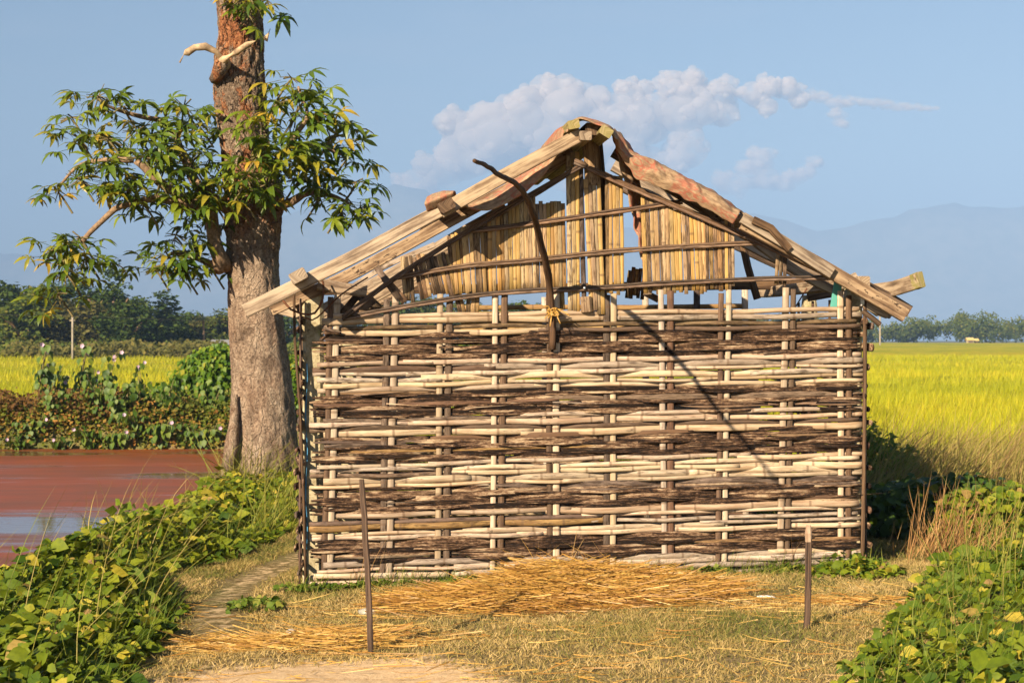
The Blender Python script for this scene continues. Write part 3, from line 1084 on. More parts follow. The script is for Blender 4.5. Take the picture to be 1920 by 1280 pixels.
# left rafters: the front one, then the frames behind it
plank('rafter', Lp([(459, 584), (600, 514), (842, 386)], 0.30), None, 0.085, 0.05, 'wood')
plank('rafter', Lp([(826, 397), (960, 322), (1090, 252)], 0.335), None, 0.088, 0.045, 'wood')
plank('rafter', Lp([(508, 582), (640, 523), (860, 406), (1075, 286)], -0.10), None, 0.080, 0.05, 'wood_old')
plank('rafter', Lp([(560, 606), (700, 534), (880, 430), (950, 392)], -0.65), None, 0.085, 0.05, 'wood')
plank('rafter', Lp([(600, 610), (720, 545), (850, 474)], -1.25), None, 0.09, 0.05, 'wood')
plank('rafter', Lp([(620, 605), (760, 538), (850, 492)], -1.9), None, 0.07, 0.05, 'wood_old')
plank('rafter', Lp([(640, 600), (790, 530), (900, 472)], -2.5), None, 0.06, 0.05, 'wood_dark')
plank('batten', Lp([(640, 552), (720, 500), (815, 458)], -0.30), None, 0.035, 0.03, 'bamboo')
plank('batten', Lp([(700, 530), (790, 500), (880, 490)], -0.5), None, 0.032, 0.03, 'wood')
# purlins lie across the rafters and poke out to the front
def purlin(px, py, w, t, mat, d0=0.52, d1=-2.6, rot=0.5, name='purlin'):
    A = L(px, py, d0)
    B = Vector((A.x, -d1, A.z + R.uniform(-.02, .02)))
    up = Vector((-math.sin(rot), 0, math.cos(rot)))
    return plank(name, A, B, w, t, mat, front=up, wob=0.004)


purlin(559, 517, 0.105, 0.07, 'wood', 0.50, rot=0.5)
purlin(838, 385, 0.10, 0.07, 'wood_dark', 0.44, rot=0.5)
purlin(1076, 233, 0.075, 0.055, 'wood_moss', 0.42, rot=0.2, name='ridge_beam_or_filler')
purlin(1098, 254, 0.075, 0.058, 'wood', 0.40, rot=0.0, name='ridge_beam_or_filler')
purlin(1137, 247, 0.080, 0.060, 'wood_moss', 0.42, rot=-0.55, name='ridge_beam_or_filler')
purlin(1112, 242, 0.10, 0.075, 'wood_dark', 0.30, rot=-0.1, name='ridge_beam_or_filler')  # added dark filler, stands in for the shade under the ridge cap
purlin(1399, 410, 0.08, 0.05, 'wood', 0.10, rot=-0.55)
purlin(1619, 529, 0.09, 0.08, 'wood', 0.12, rot=0.0)
# the dark tie beam by the left post and its sawn end
plank('tie_beam', Lp([(596, 532), (640, 540), (688, 545)], -0.02), None, 0.075, 0.09, 'wood_old')
plank('tie_beam', Lp([(596, 545), (1590, 532)], -2.2), None, 0.07, 0.06, 'wood_dark')
plank('board', Lp([(512, 572), (570, 588)], -0.3), None, 0.10, 0.03, 'wood')
plank('board', Lp([(556, 580), (600, 560)], -0.22), None, 0.06, 0.03, 'wood_dark')
# right rafters
plank('rafter', Lp([(1392, 418), (1560, 510), (1697, 592)], 0.16), None, 0.090, 0.05, 'wood_old')
plank('rafter', Lp([(1392, 408), (1470, 455), (1560, 512)], 0.21), None, 0.075, 0.03, 'wood')
plank('rafter', Lp([(1398, 440), (1500, 512), (1570, 548)], -0.12), None, 0.060, 0.05, 'wood')
plank('rafter', Lp([(1150, 285), (1400, 440), (1600, 545), (1672, 588)], -0.55), None, 0.075, 0.05, 'wood_old')
plank('rafter', Lp([(1150, 310), (1400, 455), (1580, 540), (1650, 584)], -1.25), None, 0.085, 0.05, 'wood')
plank('rafter', Lp([(1130, 330), (1380, 458), (1580, 552)], -2.4), None, 0.08, 0.05, 'wood_dark')
plank('rafter', Lp([(1625, 540), (1668, 562), (1704, 585)], -0.05), None, 0.085, 0.05, 'wood_dark')
plank('board', Lp([(1616, 566), (1640, 580), (1664, 590)], 0.02), None, 0.055, 0.04, 'wood')
plank('board', [L(1636, 546, -0.25), L(1680, 540, 0.0), L(1724, 525, 0.30)], None, 0.045, 0.10, 'wood', front=(-0.3, 0.5, 1))
plank('board_end', [L(1714, 529, 0.24), L(1727, 524, 0.312)], None, 0.049, 0.104, 'wood_moss', front=(-0.3, 0.5, 1))
plank('batten', Lp([(1412, 412), (1445, 428), (1480, 468)], 0.24), None, 0.05, 0.02, 'wood_dark')
plank('branch', Lp([(1618, 583), (1636, 597), (1650, 609)], 0.05), None, 0.035, 0.035, 'wood_dark', bev=0.35)
plank('branch', Lp([(1392, 455), (1402, 500), (1420, 560)], -1.6), None, 0.055, 0.055, 'wood_dark', bev=0.35)
plank('teal_board', Lp([(1572, 526), (1562, 590)], -0.03), None, 0.055, 0.02, 'teal')
plank('board', Lp([(1515, 556), (1560, 548)], -1.5), None, 0.075, 0.05, 'wood_dark')
plank('board', Lp([(1588, 532), (1608, 522)], 0.05), None, 0.085, 0.05, 'wood')
# ridge post with its sawn end, dark pole beside it
plank('ridge_post', Lp([(1106, 256), (1110, 300), (1112, 348)], -0.02), None, 0.105, 0.10, 'wood_old', bev=0.3)
plank('ridge_post', Lp([(1122, 265), (1132, 400), (1130, 600)], -0.13), None, 0.05, 0.06, 'wood_dark', bev=0.3)
plank('prop', Lp([(1089, 300), (1091, 420), (1096, 585)], 0.00), None, 0.030, 0.03, 'bar', bev=0.3)
plank('prop', Lp([(1098, 556), (1100, 585)], 0.02), None, 0.07, 0.05, 'wood_old', bev=0.3)

# ---- gable slats: (x0, x1, y top left, y top right, y bottom left, y bottom right, lean px, worn, d)
PANELS = [(750, 772, 484, 478, 566, 568, 6, 1, -.03), (772, 842, 482, 474, 556, 552, 16, 1, .0), (838, 866, 446, 436, 552, 550, 10, 1, .0), (864, 906, 427, 424, 551, 549, 8, 0, .005),
          (906, 914, 434, 430, 548, 548, 4, 1, -.01), (913, 952, 402, 398, 549, 547, 4, 0, .0), (951, 1003, 365, 362, 546, 544, 4, 0, .006), (1003, 1059, 381, 379, 544, 542, 3, 0, -.004),
          (1061, 1086, 290, 288, 582, 584, 3, 0, .012), (1094, 1126, 338, 342, 584, 584, 10, 0, .010), (1134, 1168, 331, 331, 549, 548, 3, 0, .008), (1201, 1241, 366, 376, 546, 548, 6, 0, .0),
          (1239, 1322, 378, 420, 548, 546, 5, 0, .004), (1320, 1360, 415, 428, 541, 541, 3, 1, .0), (1358, 1377, 409, 410, 540, 540, 1, 1, .008), (1456, 1476, 456, 456, 535, 536, -3, 1, .0),
          (1030, 1058, 546, 546, 580, 584, 1, 1, .0), (876, 900, 546, 546, 590, 588, -2, 1, -.02), (1178, 1212, 504, 504, 556, 556, -6, 1, -.25), (846, 862, 540, 540, 590, 592, 14, 1, -.01)]
for (x0, x1, t0, t1, b0, b1, lean, worn, d) in PANELS:
    n = max(1, round((x1 - x0) / 7.4))
    for i in range(n):
        q = (i + 0.5) / n
        px = x0 + (x1 - x0) * q
        A = L(px, t0 + (t1 - t0) * q + R.uniform(-4, 3), d + R.uniform(-.003, .003))
        B = L(px + lean + R.uniform(-1.5, 1.5), b0 + (b1 - b0) * q + R.uniform(-4, 6), d + R.uniform(-.004, .004))
        ln = (B - A).length
        w = (x1 - x0) / n * 0.00352 * R.uniform(0.97, 1.10)
        s_ = px * 0.77
        fn = lambda s, A=A, B=B, ln=ln, s_=s_: A.lerp(B, s / ln) + Vector((0.003 * nz(s * 4, s_, 0), 0.003 * nz(s * 3, s_, 5), 0))
        mat = 'slat_worn' if (worn and R.random() < 0.8) or R.random() < 0.20 else 'slat'
        bamboo_piece('slat', fn, 0, ln, w, 0.006, mat, nodes=R.random() < 0.35, step=0.09, rag=0.05, flat=R.random() < 0.5, seed=s_)
# fallen scraps of slat by the left eave
for (pts, d) in (([(640, 590), (672, 552)], -.2), ([(660, 596), (700, 562)], -.15), ([(672, 556), (712, 580)], -.3), ([(684, 548), (722, 584)], -.35), ([(705, 500), (748, 560)], .02), ([(712, 512), (760, 566)], .0), ([(1208, 548), (1235, 562)], -.1)):
    A, B = Lp(pts, d)
    part('broken_slat', sweep(curve_pts([A, B], 0.1), rect(R.uniform(.03, .055), .008)), R.choice(['slat_worn', 'slat', 'bar']))


def bar(pts, w=0.018, d=0.028, mat='bar', name='bamboo_bar'):
    P = curve_pts(Lp(pts, d), 0.08)
    s_ = pts[0][0] * 1.3
    for dz in (0.0085, -0.009):
        V = [p + Vector((0, 0.004 * nz(i * .4, s_, dz * 90), dz + 0.004 * nz(i * .35, s_, dz * 50))) for i, p in enumerate(P)]
        sc = [(1 + 0.25 * nz(i * 0.8, s_, dz * 33), 1) for i in range(len(V))]
        Vv, Fc, UV = sweep(V, half_section(w, 0.010), scales=sc)
        part(name, (Vv, Fc, UV), mat if dz < 0 else R.choice([mat, 'upright_dark']), attrs={'node': np.zeros(len(Vv))})


bar([(884, 432), (960, 424), (1100, 404), (1280, 378)])
bar([(745, 520), (860, 500), (1000, 487), (1200, 467), (1445, 454)])
bar([(642, 597), (740, 578), (840, 561), (960, 547), (1100, 540), (1250, 531), (1400, 524), (1590, 519)])
bar([(642, 596), (745, 518), (880, 432), (1000, 362), (1098, 306)], 0.020, 0.045)
bar([(1088, 308), (1180, 350), (1290, 396), (1440, 462), (1590, 532)], 0.022, 0.045)
bar([(1076, 302), (1100, 312)], 0.024, 0.055)
bar([(990, 372), (1062, 328)], 0.02, -0.35, 'wood')

# bolt on the lowest bar, straw knots
Vb, Fb, Ub = sweep([L(1096, 540, 0.04), L(1096, 540, 0.06)], ring(0.010, 8), front=(0, 0, 1))
part('bolt', (Vb, Fb, Ub), 'steel')

# ---- bent reinforcement rods at the left post, twisted split strips
part('bent_rod', sweep(curve_pts(Lp([(527, 558), (545, 580), (565, 588), (590, 587), (605, 560), (606, 530), (600, 518)], 0.12), 0.04), ring(0.007, 6)), 'rust')
part('bent_rod', sweep(curve_pts(Lp([(563, 592), (585, 600), (606, 585), (640, 552), (690, 520)], 0.10), 0.04), ring(0.005, 6)), 'rust')
part('rod', sweep(curve_pts(Lp([(551, 545), (553, 640), (562, 760), (568, 900), (573, 1090)], 0.05), 0.2), ring(0.009, 6)), 'wood_dark')
part('rod', sweep(curve_pts(Lp([(1490, 578), (1513, 540)], -0.6), 0.1), ring(0.005, 6)), 'rust')
part('corner_stick', sweep(curve_pts(Lp([(1622, 550), (1621, 800), (1617, 1070)], 0.03), 0.2), ring(0.014, 6)), 'wood_dark')
for k in range(7):
    a = R.uniform(-6, 6)
    part('frayed_strip', sweep(curve_pts(Lp([(604 + R.uniform(-3, 4), 606 + k * 4 + a), (622, 618 + a), (640, 622 + a * .6)], R.uniform(.02, .05)), 0.02), rect(0.012, 0.004)), R.choice(['bar', 'strip_dark']))

# ---- scraps of plastic
def sheet(name, grid, mat, thick=0.0):
    n, m = len(grid), len(grid[0])
    V = [p for r_ in grid for p in r_]
    UV = [(i * 0.06, j * 0.06) for i in range(n) for j in range(m)]
    Fc = [(i * m + j, i * m + j + 1, (i + 1) * m + j + 1, (i + 1) * m + j) for i in range(n - 1) for j in range(m - 1)]
    o = part(name, (V, Fc, UV), mat)
    if thick:
        md = o.modifiers.new('thickness', 'SOLIDIFY')
        md.thickness = thick
        md.offset = 0
    return o


sheet('blue_sheet', [[Vector((-0.02 + 0.008 * math.sin(j * 1.9 + i), 0.05 + 0.05 * j, z)) for j in range(5)] for i, z in enumerate(np.linspace(0.25, 1.45, 16))], 'blue', 0.002)
sheet('white_scrap', [[L(1614 + j * 2.2, 544 + i * 6 - j * 1.5, 0.05 + 0.006 * math.sin(i + j)) for j in range(4)] for i in range(6)], 'white', 0.002)
sheet('clear_film', [[L(1617 + j * 3, 550 + i * 8, 0.02 + 0.008 * math.sin(i * 1.3 + j)) for j in range(4)] for i in range(6)], 'film', 0.001)

# ---- the cloth over the ridge
def cloth(name, curves, nu=26, rough=0.010, seed=0.0, fold=0.0):
    """loft through a list of 3-D polylines"""
    C = []
    for c in curves:
        P = [Vector(p) for p in c]
        acc = [0]
        for a, b in zip(P[:-1], P[1:]):
            acc.append(acc[-1] + (b - a).length)
        row = []
        for i in range(nu):
            s = acc[-1] * i / (nu - 1)
            k = max(j for j in range(len(acc)) if acc[j] <= s + 1e-9)
            k = min(k, len(P) - 2)
            row.append(P[k].lerp(P[k + 1], (s - acc[k]) / max(1e-6, acc[k + 1] - acc[k])))
        C.append(row)
    nv = 5
    G = []
    for a in range(len(C) - 1):
        for q in range(nv if a < len(C) - 2 else nv + 1):
            t_ = q / nv
            G.append([C[a][i].lerp(C[a + 1][i], t_) for i in range(nu)])
    n, m = len(G), nu
    V, UV = [], []
    for i in range(n):
        for j in range(m):
            p = G[i][j]
            k = rough * (nz(p.x * 9 + seed, p.z * 14, p.y * 5) + 0.5 * nz(p.x * 24, p.z * 30 + seed, p.y * 11))
            k += fold * (nz(j * 0.17 + i * 0.22 + seed, i * 0.15, 1.0) + 0.55 * abs(nz(j * 0.38 - i * 0.30, i * 0.12 + seed, 6.0)) * 2 + 0.25 * nz(j * 0.8 + i * .5, i * 0.3, seed))
            V.append(p + Vector((k * .3, -k, k * .8)))
            UV.append((j * 0.035 * 26 / nu, i * 0.035 + seed))
    Fc = [(i * m + j, i * m + j + 1, (i + 1) * m + j + 1, (i + 1) * m + j) for i in range(n - 1) for j in range(m - 1)]
    o = part(name, (V, Fc, UV), 'cloth')
    md = o.modifiers.new('thickness', 'SOLIDIFY'); md.thickness = 0.012; md.offset = 0
    sb = o.modifiers.new('smooth', 'SUBSURF'); sb.levels = 1; sb.render_levels = 1
    return o


# left: sags between ridge and purlin, seen from the front under the rafter
left_edge = [(1080, 226), (1058, 246), (1046, 290), (1020, 330), (985, 362), (950, 384), (915, 395), (885, 395), (862, 384)]
cloth('roof_cloth', [Lp(left_edge, 0.20), [p + Vector((0, 0.03, 0.10 * math.sin(math.pi * min(1, i / 8)))) for i, p in enumerate(Lp(left_edge, 0.20))],
                     [p + Vector((0, 0.5, 0.16 * math.sin(math.pi * min(1, i / 8)))) for i, p in enumerate(Lp(left_edge, 0.20))],
                     [p + Vector((0, 1.3, 0.12 * math.sin(math.pi * min(1, i / 8)))) for i, p in enumerate(Lp(left_edge, 0.20))]], 40, seed=1.0, fold=0.012)
cloth('cloth_roll', [Lp([(800, 398), (815, 392), (835, 382), (852, 376)], 0.32), Lp([(796, 380), (812, 374), (830, 366), (850, 360)], 0.38), Lp([(800, 370), (815, 362), (832, 357), (854, 360)], 0.24),
                     Lp([(806, 384), (822, 378), (840, 372), (858, 374)], 0.08)], 14, 0.012, 4.0)
# ridge cap
cloth('ridge_cloth', [Lp([(1062, 250), (1072, 232), (1086, 222), (1112, 230), (1142, 240), (1156, 262)], 0.38), Lp([(1060, 244), (1070, 228), (1088, 219), (1116, 226), (1146, 237), (1160, 262)], 0.2),
                      Lp([(1070, 248), (1078, 232), (1092, 225), (1118, 232), (1142, 244), (1156, 272)], -0.6)], 20, 0.008, 7.0)
# right: lies over the rafter and hangs down its front face in folds
top = [(1150, 242), (1166, 262), (1180, 284), (1232, 308), (1300, 342), (1350, 372), (1388, 398)]
low = [(1150, 262), (1164, 296), (1194, 336), (1240, 354), (1300, 380), (1345, 404), (1374, 422)]
cloth('roof_cloth', [Lp([(x + 10, y + 6) for x, y in top], -0.75), Lp([(x + 2, y + 1) for x, y in top], -0.15), Lp(top, 0.16), Lp([(a[0] * .5 + b[0] * .5, a[1] * .5 + b[1] * .5) for a, b in zip(top, low)], 0.21), Lp(low, 0.17)], 64, 0.010, 10.0, 0.013)
cloth('hanging_cloth', [Lp([(1147, 246), (1158, 300), (1180, 380), (1192, 440), (1203, 500), (1206, 540)], -0.03), Lp([(1154, 248), (1170, 300), (1192, 380), (1203, 440), (1211, 500), (1214, 540)], -0.10),
                        Lp([(1162, 256), (1186, 300), (1206, 380), (1214, 440), (1218, 500), (1219, 540)], -0.22)], 40, 0.03, 13.0, 0.03)
# ------------------------------------------------------------------ the bent pole tied to the wall
def make_pole():
    img = [(1035, 655, 0.045), (1035, 620, 0.05), (1034, 580, 0.06), (1030, 535, 0.13), (1024, 495, 0.28), (1012, 448, 0.48), (1003, 412, 0.72), (986, 368, 1.20), (966, 344, 1.72), (938, 329, 2.18), (914, 312, 2.62), (890, 302, 3.0)]
    P = []
    for px, py, d in img:
        lp = L(px, py, d)
        P.append(HO + HE * lp.x + HM * lp.y + Vector((0, 0, lp.z)))
    base = P[0].copy()
    t = empty('bent_pole', base, 'thin dark bent pole tied to the front wall and leaning outwards', 'pole')
    C = curve_pts([p - base for p in P], 0.05)
    n = len(C)
    C = [c + Vector((0.006 * nz(i * .3, 1, 0), 0, 0.006 * nz(i * .33, 4, 0))) for i, c in enumerate(C)]
    sc = [((0.025 - 0.015 * (i / n)) / 0.025 * (1 + 0.10 * nz(i * .5, 8, 0)),) * 2 for i in range(n)]
    g = sweep(C, ring(0.025, 8), scales=sc)
    link('shaft', make_mesh('shaft', [tuple(v) for v in g[0]], g[1], M['pole'], g[2]), t)
    # straw tie
    parts = []
    K = P[2] - base + Vector((0.01, -0.03, -0.03))
    for k in range(34):
        a = R.uniform(0, 6.28); rr = R.uniform(0.028, 0.042)
        if k < 14:
            pts = [K + Vector((rr * math.cos(a + q * 0.9), rr * math.sin(a + q * 0.9) * 0.9, R.uniform(-.02, .02) + 0.004 * q)) for q in range(7)]
        else:
            d_ = Vector((R.uniform(-1, 1), R.uniform(-1, -0.1), R.uniform(-0.7, 0.9))).normalized()
            ln = R.uniform(0.04, 0.13)
            pts = [K + d_ * 0.01, K + d_ * ln * .5 + Vector((0, 0, .01)), K + d_ * ln + Vector((0, 0, -.25 * ln))]
        parts.append(sweep(curve_pts(pts, 0.02), rect(0.007, 0.003), scales=None))
    g = join(parts)
    link('straw_tie', make_mesh('straw_tie', [tuple(v) for v in g[0]], g[1], M['straw'], g[2], {'tint': np.full(len(g[0]), 0.6)}), t)


make_pole()


# ------------------------------------------------------------------ stakes
def stake(label, top, bot, Y, w, mat='stake', cap=None):
    A = at(top[0], top[1], Y); B = at(bot[0], bot[1], Y)
    gz = float(ground_z(B.x, B.y))
    B.z = gz - 0.12
    base = Vector((B.x, Y, gz))
    t = empty('wooden_stake', base, label, 'stake', 'stakes in front of the hut')
    pts = curve_pts([B - base, (A + B) / 2 - base + Vector((0.006, 0, 0)), A - base], 0.06)
    sd_ = top[0]
    pts = [p + Vector((0.005 * nz(i * .5, sd_, 0), 0, 0)) for i, p in enumerate(pts)]
    sc = [(1 + 0.14 * nz(i * .7, sd_, 3), 1 + .1 * nz(i * .6, sd_, 6)) for i in range(len(pts))]
    sc[-1] = (0.8, 0.8)
    g = sweep(pts, rect(w, w * 0.8, 0.2), scales=sc)
    o = link('shaft', make_mesh('shaft', [tuple(v) for v in g[0]], g[1], M[mat], g[2], smooth=False), t)
    if cap:
        c0 = A - base
        g = sweep([c0 + Vector((0, 0, -0.075)), c0 + Vector((-.002, -.004, -0.03)), c0 + Vector((0, 0, 0.012))], rect(w * 1.04, w * 0.86, 0.25), scales=[(1, 1), (1.02, 1.02), (.7, .7)])
        link('split_top', make_mesh('split_top', [tuple(v) for v in g[0]], g[1], M[cap], g[2], smooth=False), t)


stake('taller dark stake leaning slightly, in front of the left half of the wall', (678, 898), (697, 1222), 8.72, 0.030)
stake('shorter dark stake with pale split top, in front of the right end of the wall', (1516, 988), (1510, 1202), 9.0, 0.032, cap='bamboo')


# ------------------------------------------------------------------ the big tree beside the hut
TY = 19.0
TBASE = Vector((at(490, 905, TY).x, TY, 0.0))
tree = empty('silk_cotton_tree', TBASE, 'tall thick trunked tree with flaking bark and drooping palmate leaves beside the pond', 'tree')


def tl(px, py, dy=0.0):
    return at(px, py, TY + dy) - TBASE


def make_trunk():
    prof = [(-620, 424, 478), (-350, 416, 480), (-120, 408, 486), (0, 405, 490), (60, 411, 494), (110, 402, 496), (150, 399, 498), (200, 402, 500), (260, 412, 503), (310, 416, 512), (350, 418, 528), (380, 424, 531),
            (420, 423, 527), (480, 425, 522), (560, 428, 526), (640, 431, 535), (700, 433, 545), (760, 433, 554), (820, 430, 560), (870, 424, 566), (905, 414, 572), (950, 408, 580)]
    ys = [p[0] for p in prof]
    nrow, nseg = 330, 112
    V = []
    for r in range(nrow):
        py = -620 + (950 + 620) * r / (nrow - 1)
        l = np.interp(py, ys, [p[1] for p in prof]); rr = np.interp(py, ys, [p[2] for p in prof])
        c = tl((l + rr) / 2, py); rad = (rr - l) / 2 / F * TY
        low = max(0.0, 1 - c.z / 1.3)
        hi = min(1.0, max(0.0, (c.z - 1.9) / 1.2))
        for s in range(nseg):
            a = 2 * math.pi * s / nseg
            d = Vector((math.cos(a), math.sin(a), 0))
            q = d * 1.0
            k = 1.0
            k += 0.05 * nz(q.x * 1.5, q.y * 1.5, c.z * 1.3) + 0.035 * nz(q.x * 4, q.y * 4, c.z * 3.2)
            k += (0.018 + 0.045 * hi) * nz(q.x * 11, q.y * 11, c.z * 8)
            rg = nz(q.x * 7 + 9, q.y * 7, c.z * 5.0)
            k -= (0.025 + 0.11 * hi) * max(0, abs(rg) * -1 + 0.14) / 0.14
            k += (0.010 + 0.035 * hi) * nz(q.x * 26, q.y * 26, c.z * 22)
            fl = max(0, math.cos(3 * (a - 0.6))) ** 3 + 0.6 * max(0, math.cos(4 * a + 1.1)) ** 3
            k += low ** 2 * (0.22 * fl - 0.10)
            V.append(c + Vector((d.x * rad * k, d.y * rad * k * 1.0, 0)))
    V = np.array([tuple(v) for v in V])
    i = np.arange(nrow - 1)[:, None] * nseg
    j = np.arange(nseg)[None]
    Fc = np.stack([i + j, i + nseg + j, i + nseg + (j + 1) % nseg, i + (j + 1) % nseg], -1).reshape(-1, 4)
    link('trunk', make_mesh('trunk', V, Fc, M['bark']), tree)
    # the split root foot on the left
    pts = curve_pts([tl(441, 740, -0.30), tl(438, 800, -0.36), tl(430, 860, -0.40), tl(424, 905, -0.42), tl(420, 935, -0.42)], 0.08)
    g = sweep(pts, ring(0.075, 12), scales=[(0.35 + 0.65 * min(1, i_ / 6) + 0.1 * nz(i_ * .8, 3, 3),) * 2 for i_ in range(len(pts))])
    link('root', make_mesh('root', [tuple(v) for v in g[0]], g[1], M['bark'], g[2]), tree)


make_trunk()


def limb(name, pts, r0, r1, mat='limb', kn=0.1, k=8):
    C = curve_pts(pts, 0.07)
    n = len(C)
    sd_ = pts[0].x * 9 + pts[-1].z
    C = [c + Vector((nz(i * .25, sd_, 0), nz(i * .25, sd_, 9), nz(i * .25, sd_, 5))) * r0 * 0.5 for i, c in enumerate(C)]
    g = sweep(C, ring(1, k), scales=[((r0 + (r1 - r0) * i / (n - 1)) * (1 + kn * nz(i * .55, sd_, 2)),) * 2 for i in range(n)])
    return link(name, make_mesh(name, [tuple(v) for v in g[0]], g[1], M[mat], g[2]), tree)


# dead forked limb
limb('dead_limb', [tl(418, 122, -.32), tl(412, 112, -.42), tl(402, 98, -.48), tl(384, 88, -.52), tl(366, 90, -.55), tl(352, 100, -.56), tl(346, 104, -.57), tl(338, 118, -.58)], 0.058, 0.026, 'dead_limb', 1.5)
limb('dead_limb', [tl(412, 118, -.40), tl(422, 110, -.50), tl(444, 98, -.58), tl(466, 84, -.60), tl(482, 76, -.58), tl(492, 72, -.55), tl(499, 74, -.54), tl(504, 64, -.55), tl(507, 55, -.55)], 0.046, 0.028, 'dead_limb', 1.6)
limb('dead_limb', [tl(404, 150, -.22), tl(410, 132, -.34), tl(416, 112, -.42)], 0.09, 0.06, 'bark', 0.4)

# living limbs
LIMBS = [([(425, 500, -.15), (408, 480, -.3), (403, 440, -.35), (398, 405, -.4), (380, 385, -.5), (340, 370, -.6), (300, 340, -.7), (250, 300, -.8)], .085, .035),
         ([(400, 408, -.4), (360, 385, -.6), (290, 375, -.75), (230, 385, -.85), (215, 392, -.9), (180, 425, -.95), (155, 455, -1.0)], .050, .026),
         ([(430, 395, -.2), (400, 375, -.35), (360, 330, -.2), (330, 260, .0), (300, 225, .1)], .075, .03),
         ([(300, 225, .1), (250, 215, .0), (205, 200, -.2), (180, 178, -.3)], .032, .012),
         ([(250, 300, -.8), (200, 300, -.8), (150, 310, -.7), (110, 350, -.6)], .034, .012),
         ([(425, 505, -.1), (395, 495, -.25), (360, 480, -.3), (320, 475, -.3)], .045, .02),
         ([(520, 385, -.1), (545, 378, -.2), (580, 360, -.3), (620, 365, -.3), (660, 385, -.35)], .055, .016),
         ([(505, 335, -.25), (520, 300, -.5), (550, 260, -.6), (575, 215, -.5), (560, 165, -.4)], .05, .014),
         ([(540, 275, -.6), (590, 270, -.55), (640, 290, -.5)], .03, .012),
         ([(500, 350, -.4), (485, 330, -.6), (470, 320, -.75)], .04, .016),
         ([(480, 10, -.2), (470, -15, -.5), (455, -25, -.7)], .04, .018),
         ([(408, 430, -.3), (404, 470, -.35), (411, 510, -.25)], .05, .06),
         ([(420, -200, 0), (330, -300, -.3), (220, -380, -.4)], .07, .02), ([(480, -280, 0), (580, -360, .3), (700, -420, .4)], .07, .02), ([(450, -500, 0), (470, -650, -.4), (430, -740, -.3)], .08, .02)]
for pts, r0, r1 in LIMBS:
    limb('limb', [tl(*p) for p in pts], r0, r1)


def palmate(seed):
    rr = random.Random(seed)
    V, Fc, T = [], [], []
    pl = rr.uniform(0.12, 0.19)
    tipz = -0.03
    # stalk
    for q in range(3):
        a = 2.094 * q
        V += [(0.003 * math.cos(a), 0, 0.003 * math.sin(a)), (0.0025 * math.cos(a), pl, tipz + 0.0025 * math.sin(a))]
    for q in range(3):
        b = (q + 1) % 3
        Fc += [(2 * q, 2 * b, 2 * b + 1), (2 * q, 2 * b + 1, 2 * q + 1)]
    nl = rr.choice([5, 6, 6, 7])
    for i in range(nl):
        an = math.radians(-125 + 250 * i / (nl - 1) + rr.uniform(-9, 9))
        ln = (0.185 - 0.055 * abs(an) / 2.2) * rr.uniform(0.85, 1.12)
        w = ln * rr.uniform(0.125, 0.165)
        droop = rr.uniform(0.25, 0.75)
        d = Vector((math.sin(an), math.cos(an), 0)); s = Vector((math.cos(an), -math.sin(an), 0))
        o = len(V)
        rows = [(0.0, 0.12), (0.28, 0.75), (0.58, 1.0), (0.82, 0.62)]
        for f, k in rows:
            c = Vector((0, pl, tipz)) + d * (ln * f * (1 - 0.18 * droop * f)) + Vector((0, 0, 0.05 * ln * math.sin(f * 3) - ln * droop * f * f))
            up = Vector((0, 0, w * 0.35 * k))
            V += [tuple(c - s * w * k + up), tuple(c), tuple(c + s * w * k + up)]
        V.append(tuple(Vector((0, pl, tipz)) + d * ln * (1 - 0.18 * droop) + Vector((0, 0, -ln * droop))))
        for q in range(3):
            a = o + q * 3
            Fc += [(a, a + 1, a + 4), (a, a + 4, a + 3), (a + 1, a + 2, a + 5), (a + 1, a + 5, a + 4)]
        a = o + 9
        Fc += [(a, a + 1, o + 12), (a + 1, a + 2, o + 12)]
    return np.array(V), np.array(Fc)


LEAFV = [palmate(k) for k in range(7)]
LEAFM = [make_mesh('leaf', v, f, M['tree_leaf'], attrs={'tint': np.full(len(v), -1.0)}) for v, f in LEAFV]

